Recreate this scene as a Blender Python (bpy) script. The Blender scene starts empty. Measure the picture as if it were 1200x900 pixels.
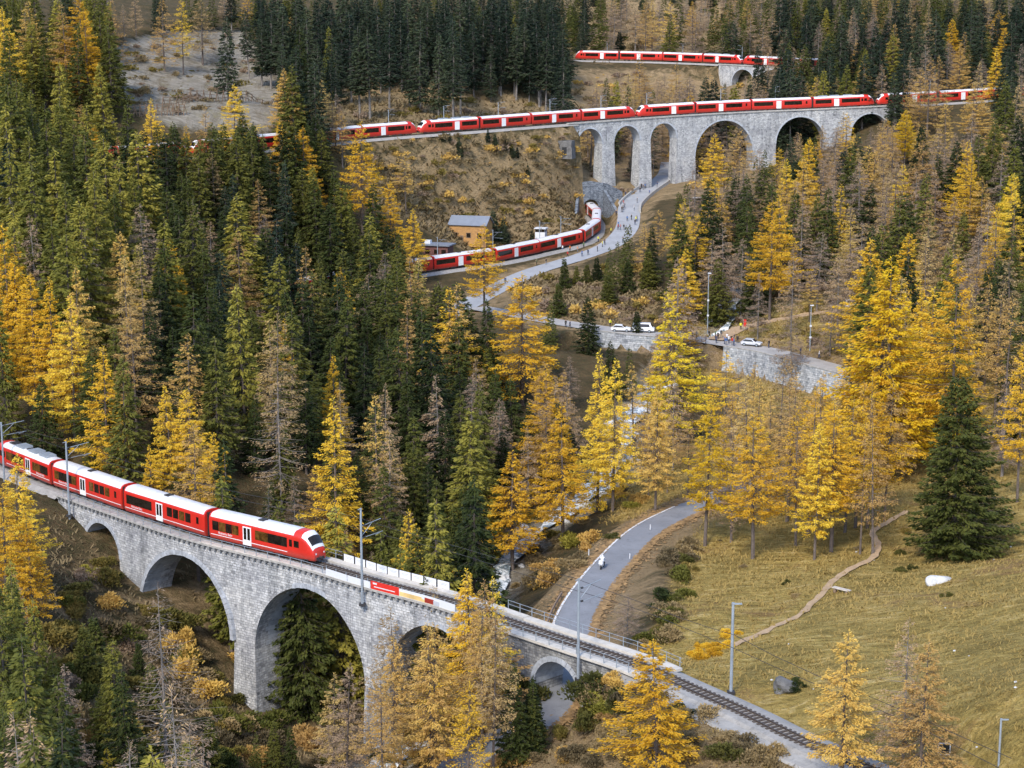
import bpy, bmesh, math, random
import numpy as np
from mathutils import Vector, Matrix, Euler

# ------------------------------------------------------------------ camera, sky, sun, exposure
F = 2200.0                       # focal length in units of a 1200 px wide picture
PITCH = math.atan(450 / F)       # the camera looks down across the valley
CAMZ = 100.0
SP, CP = math.sin(PITCH), math.cos(PITCH)
scene = bpy.context.scene
cam_d = bpy.data.cameras.new('camera')
cam_d.sensor_width = 36.0
cam_d.lens = 36.0 * F / 1200.0
cam_d.clip_start = 1.0
cam_d.clip_end = 6000.0
cam = bpy.data.objects.new('camera', cam_d)
scene.collection.objects.link(cam)
cam.location = (0, 0, CAMZ)
cam.rotation_euler = (math.pi / 2 - PITCH, 0, 0)
scene.camera = cam

SUN_EL, SUN_AZ = math.radians(42), math.radians(-158)    # azimuth from +Y towards +X: behind the camera on the left
world = bpy.data.worlds.new('World')
scene.world = world
world.use_nodes = True
wn = world.node_tree
bg = wn.nodes['Background']
sky = wn.nodes.new('ShaderNodeTexSky')
sky.sky_type = 'NISHITA'
sky.sun_disc = False
sky.sun_elevation = SUN_EL
sky.sun_rotation = SUN_AZ
sky.air_density = 1.0
sky.dust_density = 3.0
sky.altitude = 1700
wn.links.new(sky.outputs[0], bg.inputs[0])
bg.inputs[1].default_value = 0.15
sun_d = bpy.data.lights.new('sun', 'SUN')
sun_d.energy = 1.5
sun_d.angle = math.radians(10)
sun_d.color = (1.0, 0.93, 0.82)
sun = bpy.data.objects.new('sun', sun_d)
scene.collection.objects.link(sun)
sdir = Vector((math.sin(SUN_AZ) * math.cos(SUN_EL), math.cos(SUN_AZ) * math.cos(SUN_EL), math.sin(SUN_EL)))
sun.rotation_euler = sdir.to_track_quat('Z', 'Y').to_euler()
vs = scene.view_settings
vs.view_transform = 'Standard'
vs.look = 'None'
vs.gamma = 1.0
vs.exposure = 1.32
vs.use_curve_mapping = False

C = scene.collection
rnd = random.Random(7)
RNG = np.random.default_rng(11)

# ------------------------------------------------------------------ measuring helpers
def at(px, py, z):
    """world point seen at pixel (px,py) at depth z along the view axis"""
    u, v = (px - 600) / F, (py - 450) / F
    return Vector((u * z, z * (CP - v * SP), CAMZ - z * (SP + v * CP)))
def W(px, py, H):
    """world point seen at pixel (px,py) lying H metres below the camera"""
    v = (py - 450) / F
    return at(px, py, H / (SP + v * CP))
def proj(x, y, z):
    dz = z - CAMZ
    d = y * CP - dz * SP
    return 600 + F * x / d, 450 - F * (y * SP + dz * CP) / d, d

def catmull(pts, step):
    pts = [Vector(p) for p in pts]
    P = [pts[0] * 2 - pts[1]] + pts + [pts[-1] * 2 - pts[-2]]
    dense = []
    for i in range(1, len(P) - 2):
        for k in range(24):
            t = k / 24
            a, b, c, d = P[i - 1], P[i], P[i + 1], P[i + 2]
            dense.append(0.5 * ((2 * b) + (c - a) * t + (2 * a - 5 * b + 4 * c - d) * t * t + (3 * b - a - 3 * c + d) * t ** 3))
    dense.append(P[-2])
    return Path(dense, step)

class Path:
    def __init__(self, dense, step):
        s = [0.0]
        for a, b in zip(dense, dense[1:]):
            s.append(s[-1] + math.hypot(b.x - a.x, b.y - a.y))
        n = max(2, int(s[-1] / step) + 1)
        self.L = s[-1]
        self.s = np.linspace(0, s[-1], n)
        A = np.array([tuple(p) for p in dense])
        self.p = np.stack([np.interp(self.s, s, A[:, k]) for k in range(3)], 1)
        for _ in range(2):                      # soften small kinks
            q = self.p.copy(); q[1:-1] = (self.p[:-2] + 2 * self.p[1:-1] + self.p[2:]) / 4; self.p = q
    def at(self, s, off=0.0, dz=0.0):
        p = Vector([float(np.interp(s, self.s, self.p[:, k])) for k in range(3)])
        if s < 0: p += self.tan(0) * s
        if s > self.L: p += self.tan(self.L) * (s - self.L)
        t = self.tan(s)
        return p + Vector((t.y, -t.x, 0)) * off + Vector((0, 0, dz))   # off > 0 is right of travel
    def tan(self, s):
        s = min(max(s, 0.8), self.L - 0.8)
        a = np.array([np.interp(s - .8, self.s, self.p[:, k]) for k in range(3)])
        b = np.array([np.interp(s + .8, self.s, self.p[:, k]) for k in range(3)])
        t = Vector(b - a); t.z = 0
        return t.normalized()
    def s_px(self, px, off=0.0, dz=0.0):
        """arc length at which the (offset) path is seen at picture column px"""
        best = None
        for s in np.linspace(0, self.L, 600):
            q = self.at(s, off, dz)
            e = abs(proj(q.x, q.y, q.z)[0] - px)
            if best is None or e < best[0]: best = (e, s)
        return best[1]

# ------------------------------------------------------------------ scene-graph helpers
def link(o, parent=None):
    C.objects.link(o)
    if parent is not None: o.parent = parent
    return o
def tag(o, label=None, cat=None, group=None, kind=None):
    if label: o['label'] = label
    if cat: o['category'] = cat
    if group: o['group'] = group
    if kind: o['kind'] = kind
    return o
def empty(name, loc=(0, 0, 0), rz=0.0):
    o = bpy.data.objects.new(name, None)
    o.empty_display_size = 0.2
    o.location = loc; o.rotation_euler = (0, 0, rz)
    return link(o)
def mesh(name, verts, faces, mats=(), fmat=None, uv=None, smooth=False):
    m = bpy.data.meshes.new(name)
    m.from_pydata([tuple(v) for v in verts], [], [tuple(f) for f in faces])
    for k in mats: m.materials.append(k)
    if fmat is not None: m.polygons.foreach_set('material_index', fmat)
    if uv is not None:
        l = m.uv_layers.new(name='UVMap')
        li = np.empty(len(m.loops), np.int32); m.loops.foreach_get('vertex_index', li)
        l.data.foreach_set('uv', np.asarray(uv, np.float32)[li].ravel())
    if smooth: m.polygons.foreach_set('use_smooth', [True] * len(m.polygons))
    m.update()
    return m
def obj(name, me, parent=None, loc=None, rot=None):
    o = bpy.data.objects.new(name, me)
    if loc is not None: o.location = loc
    if rot is not None: o.rotation_euler = rot
    return link(o, parent)
def fast_mesh(name, V, Q, mats=()):
    """numpy verts (n,3) and quads (m,4)"""
    m = bpy.data.meshes.new(name)
    V = np.asarray(V, np.float32); Q = np.asarray(Q, np.int32)
    m.vertices.add(len(V)); m.vertices.foreach_set('co', V.ravel())
    k = Q.shape[1]
    m.loops.add(Q.size); m.loops.foreach_set('vertex_index', Q.ravel())
    m.polygons.add(len(Q))
    m.polygons.foreach_set('loop_start', np.arange(0, Q.size, k, dtype=np.int32))
    m.polygons.foreach_set('loop_total', np.full(len(Q), k, np.int32))
    for x in mats: m.materials.append(x)
    m.update(calc_edges=True); m.validate()
    return m

class MB:
    """collects simple shapes into one mesh"""
    def __init__(s): s.v = []; s.f = []
    def quad(s, *p):
        n = len(s.v); s.v += [Vector(q) for q in p]; s.f.append(tuple(range(n, n + len(p))))
    def box(s, c, size, M=None):
        x, y, z = [k / 2 for k in size]
        n = len(s.v)
        for dx in (-x, x):
            for dy in (-y, y):
                for dz in (-z, z):
                    q = Vector((dx, dy, dz))
                    if M is not None: q = M @ q
                    s.v.append(Vector(c) + q)
        for f in ((0, 1, 3, 2), (4, 6, 7, 5), (0, 4, 5, 1), (2, 3, 7, 6), (0, 2, 6, 4), (1, 5, 7, 3)):
            s.f.append(tuple(n + k for k in f))
    def tube(s, a, b, r0, r1=None, n=8, cap=True):
        a, b = Vector(a), Vector(b); r1 = r0 if r1 is None else r1
        d = (b - a).normalized()
        u = d.orthogonal().normalized(); w = d.cross(u)
        k = len(s.v)
        for c, r in ((a, r0), (b, r1)):
            for i in range(n):
                t = 2 * math.pi * i / n
                s.v.append(c + u * math.cos(t) * r + w * math.sin(t) * r)
        for i in range(n):
            j = (i + 1) % n
            s.f.append((k + i, k + j, k + n + j, k + n + i))
        if cap:
            s.f.append(tuple(k + i for i in reversed(range(n)))); s.f.append(tuple(k + n + i for i in range(n)))
    def prism(s, poly, a, b, axis='y'):
        """poly of (x,z) extruded from y=a to y=b"""
        k = len(s.v); n = len(poly)
        for y in (a, b):
            for (x, z) in poly: s.v.append(Vector((x, y, z)))
        for i in range(n):
            j = (i + 1) % n
            s.f.append((k + i, k + j, k + n + j, k + n + i))
        s.f.append(tuple(k + i for i in reversed(range(n)))); s.f.append(tuple(k + n + i for i in range(n)))
    def me(s, name, mat, smooth=False):
        m = mesh(name, s.v, s.f, [mat] if mat else [], smooth=smooth)
        bm = bmesh.new(); bm.from_mesh(m); bmesh.ops.recalc_face_normals(bm, faces=bm.faces); bm.to_mesh(m); bm.free()
        return m
    def build(s, name, mat, parent=None, loc=None, rot=None, smooth=False):
        return obj(name, s.me(name, mat, smooth), parent, loc, rot)

# ------------------------------------------------------------------ materials
def new_mat(name):
    m = bpy.data.materials.new(name); m.use_nodes = True
    nt = m.node_tree
    return m, nt, nt.nodes['Principled BSDF']
def nd(nt, t, **k):
    n = nt.nodes.new(t)
    for a, b in k.items(): setattr(n, a, b)
    return n
def ramp(nt, src, stops):
    r = nd(nt, 'ShaderNodeValToRGB')
    while len(r.color_ramp.elements) < len(stops): r.color_ramp.elements.new(0.5)
    for e, (p, c) in zip(r.color_ramp.elements, stops):
        e.position = p; e.color = (*c, 1)
    nt.links.new(src, r.inputs[0])
    return r.outputs[0]
def mixc(nt, fac, a, b, mode='MIX'):
    n = nd(nt, 'ShaderNodeMix', data_type='RGBA', blend_type=mode)
    for sock, val in ((n.inputs[0], fac), (n.inputs[6], a), (n.inputs[7], b)):
        if isinstance(val, bpy.types.NodeSocket): nt.links.new(val, sock)
        elif isinstance(val, (int, float)): sock.default_value = val
        else: sock.default_value = (*val, 1)
    return n.outputs[2]
def noise(nt, scale, detail=4, rough=0.55, coord=None, dist=0.0):
    n = nd(nt, 'ShaderNodeTexNoise'); n.inputs['Scale'].default_value = scale
    n.inputs['Detail'].default_value = detail; n.inputs['Roughness'].default_value = rough
    n.inputs['Distortion'].default_value = dist
    if coord is not None: nt.links.new(coord, n.inputs['Vector'])
    return n.outputs['Fac']
def objco(nt): return nd(nt, 'ShaderNodeTexCoord').outputs['Object']
def worldco(nt): return nd(nt, 'ShaderNodeNewGeometry').outputs['Position']
def bump(nt, bs, h, strength=0.5, dist=0.1):
    b = nd(nt, 'ShaderNodeBump'); b.inputs['Strength'].default_value = strength; b.inputs['Distance'].default_value = dist
    nt.links.new(h, b.inputs['Height']); nt.links.new(b.outputs[0], bs.inputs['Normal'])
def simple(name, col, rough=0.6, var=0.18, scale=3.0, metal=0.0, spec=None, coat=0.0):
    """plain paint or solid with a little noise-driven unevenness"""
    m, nt, bs = new_mat(name)
    n = noise(nt, scale, 5, 0.6, worldco(nt))
    lo = tuple(c * (1 - var) for c in col); hi = tuple(min(1, c * (1 + var)) for c in col)
    nt.links.new(ramp(nt, n, [(0.3, lo), (0.7, hi)]), bs.inputs['Base Color'])
    bs.inputs['Roughness'].default_value = rough; bs.inputs['Metallic'].default_value = metal
    if spec is not None: bs.inputs['Specular IOR Level'].default_value = spec
    if coat: bs.inputs['Coat Weight'].default_value = coat
    return m
M = {}
M['red_plain'] = simple('red_paint', (0.56, 0.022, 0.012), 0.32, 0.10, 0.8)
def m_red():
    m, nt, bs = new_mat('train_red')
    oc = objco(nt); sp = nd(nt, 'ShaderNodeSeparateXYZ'); nt.links.new(oc, sp.inputs[0])
    n = noise(nt, 1.6, 6, 0.7, oc, 0.6)
    a = nd(nt, 'ShaderNodeMath', operation='MULTIPLY_ADD'); nt.links.new(n, a.inputs[0]); a.inputs[1].default_value = 1.1; nt.links.new(sp.outputs[2], a.inputs[2])
    dirt = ramp(nt, a.outputs[0], [(0.0, (0, 0, 0)), (1.0, (1, 1, 1))])
    mr = nd(nt, 'ShaderNodeMapRange'); nt.links.new(a.outputs[0], mr.inputs[0]); mr.inputs[1].default_value = 0.9; mr.inputs[2].default_value = 1.9; mr.inputs[3].default_value = 0.65; mr.inputs[4].default_value = 0.0
    base = ramp(nt, noise(nt, 0.5, 3, 0.5, oc), [(0.3, (0.50, 0.022, 0.013)), (0.7, (0.60, 0.028, 0.016))])
    nt.links.new(mixc(nt, mr.outputs[0], base, (0.16, 0.045, 0.03)), bs.inputs['Base Color'])
    bs.inputs['Roughness'].default_value = 0.35
    return m
M['red'] = m_red()
M['roof_white'] = simple('train_roof', (0.66, 0.65, 0.66), 0.45, 0.12, 1.5)
M['white_paint'] = simple('white_paint', (0.74, 0.74, 0.74), 0.4, 0.06)
M['black'] = simple('black_rubber', (0.012, 0.012, 0.013), 0.6, 0.3)
M['dark_metal'] = simple('dark_underframe', (0.03, 0.028, 0.03), 0.7, 0.4, 2.0)
M['glass'] = simple('window_glass', (0.016, 0.012, 0.009), 0.06, 0.6, 1.2)
M['glass_warm'] = simple('window_interior', (0.11, 0.05, 0.012), 0.08, 0.75, 1.3)
M['steel'] = simple('galvanised_steel', (0.30, 0.34, 0.38), 0.5, 0.15, 1.0, metal=0.25)
M['rail'] = simple('rail_steel', (0.10, 0.075, 0.06), 0.45, 0.3, 3.0, metal=0.5)
M['sleeper'] = simple('sleeper_wood', (0.075, 0.058, 0.047), 0.9, 0.35, 4.0)
M['slab'] = simple('pale_concrete', (0.52, 0.48, 0.42), 0.85, 0.15, 1.2)
M['coping'] = simple('coping_stone', (0.36, 0.345, 0.32), 0.9, 0.25, 1.5)
M['panel'] = simple('white_board', (0.64, 0.65, 0.67), 0.55, 0.03)
M['timber'] = simple('weathered_timber', (0.22, 0.15, 0.10), 0.85, 0.3, 2.5)
M['house_timber'] = simple('amber_timber', (0.40, 0.215, 0.075), 0.75, 0.22, 1.6)
M['roof_metal'] = simple('grey_roof', (0.20, 0.225, 0.27), 0.5, 0.1, 0.7)
M['skin'] = simple('skin', (0.55, 0.33, 0.24), 0.6, 0.05)
M['hair'] = simple('hair', (0.05, 0.03, 0.02), 0.7, 0.2)
M['asphalt'] = None

def m_stone(name, dark, mid, light, bw=0.62, bh=0.30):
    m, nt, bs = new_mat(name)
    uv = nd(nt, 'ShaderNodeTexCoord').outputs['UV']
    nz = nd(nt, 'ShaderNodeTexNoise'); nz.inputs['Scale'].default_value = 1.1; nz.inputs['Detail'].default_value = 3
    nt.links.new(uv, nz.inputs['Vector'])
    add = nd(nt, 'ShaderNodeVectorMath', operation='MULTIPLY_ADD')
    nt.links.new(nz.outputs['Color'], add.inputs[0]); add.inputs[1].default_value = (0.28, 0.22, 0); nt.links.new(uv, add.inputs[2])
    br = nd(nt, 'ShaderNodeTexBrick'); br.offset = 0.5; br.squash = 0.7; br.squash_frequency = 3
    nt.links.new(add.outputs[0], br.inputs['Vector'])
    br.inputs['Scale'].default_value = 1.0
    br.inputs['Brick Width'].default_value = bw; br.inputs['Row Height'].default_value = bh
    br.inputs['Mortar Size'].default_value = 0.022; br.inputs['Mortar Smooth'].default_value = 0.3
    br.inputs['Color1'].default_value = (0, 0, 0, 1); br.inputs['Color2'].default_value = (1, 1, 1, 1); br.inputs['Mortar'].default_value = (0.5, 0.5, 0.5, 1)
    vo = nd(nt, 'ShaderNodeTexVoronoi', feature='F1'); vo.inputs['Scale'].default_value = 2.3
    nt.links.new(add.outputs[0], vo.inputs['Vector'])
    sep = nd(nt, 'ShaderNodeSeparateColor'); nt.links.new(vo.outputs['Color'], sep.inputs[0])
    mx = mixc(nt, 0.45, br.outputs['Color'], sep.outputs[0])
    col = ramp(nt, mx, [(0.0, dark), (0.22, mid), (0.62, light), (1.0, tuple(min(1, c * 1.28) for c in light))])
    mort = mixc(nt, br.outputs['Fac'], col, tuple(c * 0.7 for c in mid))
    big = noise(nt, 0.16, 6, 0.65, uv, 0.6)
    st = ramp(nt, big, [(0.32, (0.62, 0.62, 0.66)), (0.55, (1, 1, 1)), (0.75, (1.0, 0.97, 0.93))])
    mp = nd(nt, 'ShaderNodeMapping'); mp.inputs['Scale'].default_value = (0.55, 0.06, 1); nt.links.new(uv, mp.inputs['Vector'])
    run = ramp(nt, noise(nt, 1.0, 5, 0.65, mp.outputs[0], 0.5), [(0.34, (0.48, 0.49, 0.50)), (0.5, (1, 1, 1)), (0.72, (1.0, 0.99, 0.96)), (0.8, (1.12, 1.11, 1.08))])
    c0_ = mixc(nt, 0.85, mort, st, 'MULTIPLY')
    nt.links.new(mixc(nt, 0.8, c0_, run, 'MULTIPLY'), bs.inputs['Base Color'])
    bs.inputs['Roughness'].default_value = 0.92
    fine = noise(nt, 9.0, 6, 0.7, uv)
    ma = nd(nt, 'ShaderNodeMath', operation='SUBTRACT'); nt.links.new(mx, ma.inputs[0]); nt.links.new(br.outputs['Fac'], ma.inputs[1])
    mb = nd(nt, 'ShaderNodeMath', operation='ADD'); nt.links.new(ma.outputs[0], mb.inputs[0]); nt.links.new(fine, mb.inputs[1])
    bump(nt, bs, mb.outputs[0], 0.9, 0.12)
    return m
M['stone'] = m_stone('viaduct_masonry', (0.20, 0.205, 0.21), (0.40, 0.405, 0.41), (0.57, 0.57, 0.565), .66, .32)
M['stone_dark'] = m_stone('bridge_masonry', (0.10, 0.10, 0.11), (0.22, 0.22, 0.22), (0.36, 0.355, 0.34))
M['stone_blue'] = m_stone('portal_masonry', (0.05, 0.06, 0.075), (0.12, 0.14, 0.17), (0.24, 0.27, 0.31))
M['voussoir'] = simple('voussoir_stone', (0.36, 0.38, 0.41), 0.9, 0.3, 1.3)

def m_road(name, base, var, scale):
    m, nt, bs = new_mat(name)
    co = worldco(nt)
    n1 = noise(nt, scale, 6, 0.65, co); n2 = noise(nt, 14, 3, 0.7, co)
    a = ramp(nt, n1, [(0.3, tuple(c * (1 - var) for c in base)), (0.7, tuple(c * (1 + var) for c in base))])
    b = ramp(nt, n2, [(0.3, (0.8, 0.8, 0.8)), (0.7, (1.15, 1.15, 1.15))])
    n3 = noise(nt, 0.9, 8, 0.75, co, 1.5)
    w_ = ramp(nt, n3, [(0.34, (0.70, 0.70, 0.70)), (0.47, (1, 1, 1)), (0.62, (1.0, 1.0, 1.0)), (0.72, (1.18, 1.15, 1.1))])
    nt.links.new(mixc(nt, 0.8, mixc(nt, 0.7, a, b, 'MULTIPLY'), w_, 'MULTIPLY'), bs.inputs['Base Color'])
    bs.inputs['Roughness'].default_value = 0.9
    bump(nt, bs, n2, 0.4, 0.03)
    return m
M['asphalt'] = m_road('asphalt', (0.215, 0.22, 0.235), 0.16, 0.25)
M['road_pale'] = m_road('pale_tarmac', (0.33, 0.335, 0.345), 0.14, 0.3)
M['gravel'] = m_road('gravel_road', (0.36, 0.34, 0.32), 0.18, 0.4)
M['ballast'] = m_road('track_ballast', (0.30, 0.285, 0.265), 0.22, 1.4)
M['ballast_pale'] = m_road('pale_shoulder', (0.31, 0.30, 0.285), 0.15, 0.8)
M['dirt'] = m_road('dirt_path', (0.42, 0.29, 0.17), 0.2, 0.8)
M['verge'] = m_road('needle_verge', (0.29, 0.175, 0.07), 0.5, 0.9)
M['rock'] = m_road('pale_rock', (0.50, 0.50, 0.49), 0.25, 0.9)
M['rock_dark'] = m_road('dark_rock', (0.13, 0.125, 0.12), 0.4, 0.9)

def m_water():
    m, nt, bs = new_mat('torrent_water')
    co = worldco(nt)
    n = noise(nt, 0.55, 8, 0.7, co, 1.2)
    nt.links.new(ramp(nt, n, [(0.36, (0.05, 0.07, 0.08)), (0.48, (0.22, 0.27, 0.30)), (0.56, (0.82, 0.86, 0.88))]), bs.inputs['Base Color'])
    bs.inputs['Roughness'].default_value = 0.25
    bump(nt, bs, n, 0.8, 0.4)
    return m
M['water'] = m_water()

def m_ground():
    m, nt, bs = new_mat('hillside_ground')
    co = worldco(nt)
    at_ = nd(nt, 'ShaderNodeVertexColor', layer_name='cover')
    sep = nd(nt, 'ShaderNodeSeparateColor'); nt.links.new(at_.outputs['Color'], sep.inputs[0])
    big = noise(nt, 0.045, 6, 0.6, co, 0.4); mid = noise(nt, 0.28, 7, 0.68, co, 0.5); fine = noise(nt, 2.2, 6, 0.7, co)
    # streaky matted grass
    mp = nd(nt, 'ShaderNodeMapping'); mp.inputs['Scale'].default_value = (0.25, 1.0, 1.0); mp.inputs['Rotation'].default_value = (0, 0, 0.35)
    nt.links.new(co, mp.inputs['Vector'])
    streak = noise(nt, 0.9, 7, 0.7, mp.outputs[0], 0.8)
    forest = mixc(nt, ramp(nt, fine, [(0.35, (0, 0, 0)), (0.65, (1, 1, 1))]),
                  ramp(nt, mid, [(0.3, (0.045, 0.040, 0.020)), (0.5, (0.11, 0.07, 0.035)), (0.7, (0.17, 0.105, 0.05))]),
                  ramp(nt, mid, [(0.3, (0.05, 0.055, 0.02)), (0.7, (0.14, 0.11, 0.055))]))
    meadow_a = ramp(nt, mid, [(0.32, (0.13, 0.10, 0.03)), (0.44, (0.29, 0.20, 0.06)), (0.56, (0.44, 0.295, 0.095)), (0.70, (0.58, 0.42, 0.18))])
    meadow_b = ramp(nt, streak, [(0.36, (0.18, 0.135, 0.038)), (0.46, (0.38, 0.275, 0.075)), (0.54, (0.52, 0.38, 0.115)), (0.64, (0.72, 0.55, 0.24))])
    meadow = mixc(nt, ramp(nt, big, [(0.38, (0.5, 0.5, 0.5)), (0.62, (0.95, 0.95, 0.95))]), meadow_a, meadow_b)
    pat = noise(nt, 0.075, 7, 0.72, co, 1.3)
    meadow = mixc(nt, ramp(nt, pat, [(0.40, (0.9, 0.9, 0.9)), (0.52, (0, 0, 0))]), meadow, ramp(nt, streak, [(0.3, (0.18, 0.135, 0.04)), (0.7, (0.45, 0.33, 0.10))]))
    meadow = mixc(nt, ramp(nt, pat, [(0.55, (0, 0, 0)), (0.66, (0.85, 0.85, 0.85))]), meadow, ramp(nt, mid, [(0.3, (0.20, 0.115, 0.045)), (0.7, (0.40, 0.25, 0.11))]))
    heath_a = ramp(nt, mid, [(0.28, (0.13, 0.105, 0.05)), (0.42, (0.27, 0.19, 0.095)), (0.58, (0.40, 0.275, 0.145)), (0.75, (0.52, 0.39, 0.24))])
    heath_b = ramp(nt, fine, [(0.3, (0.12, 0.09, 0.05)), (0.7, (0.42, 0.31, 0.17))])
    heath = mixc(nt, 0.4, heath_a, heath_b)
    scree_a = ramp(nt, streak, [(0.28, (0.12, 0.105, 0.07)), (0.45, (0.27, 0.24, 0.19)), (0.7, (0.44, 0.40, 0.34))])
    gul = nd(nt, 'ShaderNodeMapping'); gul.inputs['Scale'].default_value = (0.16, 0.035, 0.05); gul.inputs['Rotation'].default_value = (0, 0, 0.5); nt.links.new(co, gul.inputs['Vector'])
    gl_ = noise(nt, 1.0, 8, 0.75, gul.outputs[0], 0.9)
    scree_a = mixc(nt, ramp(nt, gl_, [(0.36, (0.85, 0.85, 0.85)), (0.5, (0, 0, 0))]), scree_a, (0.15, 0.115, 0.065))
    scree = mixc(nt, ramp(nt, mid, [(0.55, (0, 0, 0)), (0.7, (1, 1, 1))]), scree_a, (0.25, 0.22, 0.12))
    def mask(s):
        a = nd(nt, 'ShaderNodeMath', operation='MULTIPLY_ADD'); nt.links.new(mid, a.inputs[0]); a.inputs[1].default_value = 1.1; a.inputs[2].default_value = -0.55
        b = nd(nt, 'ShaderNodeMath', operation='ADD'); nt.links.new(a.outputs[0], b.inputs[0]); nt.links.new(s, b.inputs[1])
        return ramp(nt, b.outputs[0], [(0.35, (0, 0, 0)), (0.65, (1, 1, 1))])
    c = mixc(nt, mask(sep.outputs[0]), forest, meadow)
    c = mixc(nt, mask(sep.outputs[1]), c, heath)
    c = mixc(nt, mask(sep.outputs[2]), c, scree)
    nt.links.new(c, bs.inputs['Base Color'])
    bs.inputs['Roughness'].default_value = 0.95; bs.inputs['Specular IOR Level'].default_value = 0.15
    h = nd(nt, 'ShaderNodeMath', operation='ADD'); nt.links.new(streak, h.inputs[0]); nt.links.new(fine, h.inputs[1])
    bump(nt, bs, h.outputs[0], 1.0, 0.7)
    return m
M['ground'] = m_ground()

def m_leaf(name, stops, trans=0.3, rough=0.7):
    """needle foliage: colour differs from tree to tree and from clump to clump"""
    m, nt, bs = new_mat(name)
    oi = nd(nt, 'ShaderNodeObjectInfo')
    n = noise(nt, 0.55, 4, 0.7, worldco(nt))
    a = nd(nt, 'ShaderNodeMath', operation='MULTIPLY'); nt.links.new(oi.outputs['Random'], a.inputs[0]); a.inputs[1].default_value = 0.75
    b = nd(nt, 'ShaderNodeMath', operation='MULTIPLY_ADD'); nt.links.new(n, b.inputs[0]); b.inputs[1].default_value = 0.9; nt.links.new(a.outputs[0], b.inputs[2])
    s = nd(nt, 'ShaderNodeMath', operation='SUBTRACT'); nt.links.new(b.outputs[0], s.inputs[0]); s.inputs[1].default_value = 0.325
    col = ramp(nt, s.outputs[0], stops)
    nt.links.new(col, bs.inputs['Base Color'])
    bs.inputs['Roughness'].default_value = rough; bs.inputs['Specular IOR Level'].default_value = 0.15
    tr = nd(nt, 'ShaderNodeBsdfTranslucent'); nt.links.new(col, tr.inputs[0])
    mx = nd(nt, 'ShaderNodeMixShader'); mx.inputs[0].default_value = trans
    nt.links.new(bs.outputs[0], mx.inputs[1]); nt.links.new(tr.outputs[0], mx.inputs[2])
    out = nt.nodes['Material Output']; nt.links.new(mx.outputs[0], out.inputs[0])
    return m
M['spruce'] = m_leaf('spruce_needles', [(0.08, (0.018, 0.028, 0.010)), (0.45, (0.052, 0.066, 0.016)), (0.92, (0.145, 0.14, 0.028))], 0.2)
M['spruce_dark'] = m_leaf('spruce_needles_dark', [(0.08, (0.013, 0.024, 0.015)), (0.45, (0.030, 0.046, 0.026)), (0.92, (0.065, 0.082, 0.040))], 0.15)
M['spruce_sun'] = m_leaf('spruce_needles_sun_tint', [(0.1, (0.07, 0.082, 0.018)), (0.5, (0.17, 0.165, 0.03)), (0.9, (0.34, 0.29, 0.05))], 0.22)  # spruce green brightened and yellowed: sunlight painted into the needle colour
M['gold'] = m_leaf('golden_needles', [(0.05, (0.58, 0.335, 0.028)), (0.5, (0.76, 0.485, 0.04)), (0.95, (0.84, 0.63, 0.075))], 0.35)
M['lemon'] = m_leaf('lemon_needles', [(0.05, (0.60, 0.38, 0.02)), (0.5, (0.76, 0.55, 0.03)), (0.95, (0.80, 0.66, 0.07))], 0.38)
M['amber'] = m_leaf('amber_needles', [(0.05, (0.38, 0.235, 0.095)), (0.5, (0.57, 0.365, 0.11)), (0.95, (0.73, 0.50, 0.12))], 0.3)
M['tan'] = m_leaf('tan_needles', [(0.05, (0.34, 0.24, 0.12)), (0.5, (0.50, 0.35, 0.15)), (0.95, (0.66, 0.48, 0.16))], 0.3)
M['brown'] = m_leaf('brown_needles', [(0.05, (0.23, 0.17, 0.125)), (0.5, (0.35, 0.25, 0.165)), (0.95, (0.50, 0.34, 0.17))], 0.25)
M['shrub'] = m_leaf('shrub_leaves', [(0.1, (0.05, 0.055, 0.015)), (0.45, (0.13, 0.12, 0.03)), (0.9, (0.27, 0.19, 0.05))], 0.25)
M['shrub_tan'] = m_leaf('shrub_twigs', [(0.1, (0.10, 0.08, 0.045)), (0.45, (0.22, 0.165, 0.085)), (0.9, (0.36, 0.26, 0.12))], 0.2)
M['grass'] = m_leaf('dry_grass', [(0.1, (0.29, 0.205, 0.06)), (0.5, (0.42, 0.30, 0.10)), (0.9, (0.60, 0.46, 0.22))], 0.4)
M['bark'] = simple('larch_bark', (0.12, 0.095, 0.08), 0.95, 0.35, 2.0)
M['bark_grey'] = simple('grey_bark', (0.18, 0.158, 0.14), 0.95, 0.3, 2.0)

# ------------------------------------------------------------------ routes (tracks, roads, river) measured off the valley
TRACK = catmull([W(-190, 461, 65), W(-100, 500, 65)] + [W(x, y, 65) for x, y in
    ((0, 541), (50, 562), (137, 593), (242, 627), (367, 658), (440, 680), (527, 703), (600, 728), (672, 752), (748, 777),
     (800, 800), (867, 830), (933, 863), (1007, 894), (1080, 930), (1180, 985))], 1.0)
LOOP = catmull([W(250, 362, 67), W(350, 345, 66.7), W(440, 328, 66.3), W(515, 316, 66), W(590, 305, 65.6), W(640, 294, 65.3), W(670, 287, 64.8),
    W(690, 279, 64.3), W(699, 268, 63.6), W(698, 258, 63), W(690, 250, 62.5), W(681, 244, 62), W(668, 239, 61.5)], 1.0)
HIGH = catmull([W(-80, 200, 39.5), W(77, 192, 38.6), W(167, 187, 38.3), W(247, 180, 37.8), W(320, 173, 37.3), W(383, 167, 37), W(440, 161, 36.7), W(560, 152, 36),
    W(677, 143, 35.5), W(800, 134.5, 34.5), W(885, 130, 34), W(960, 127, 33.5), W(1100, 120, 32), W(1170, 115.5, 31.2), W(1260, 109, 29.8)], 1.0)
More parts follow.
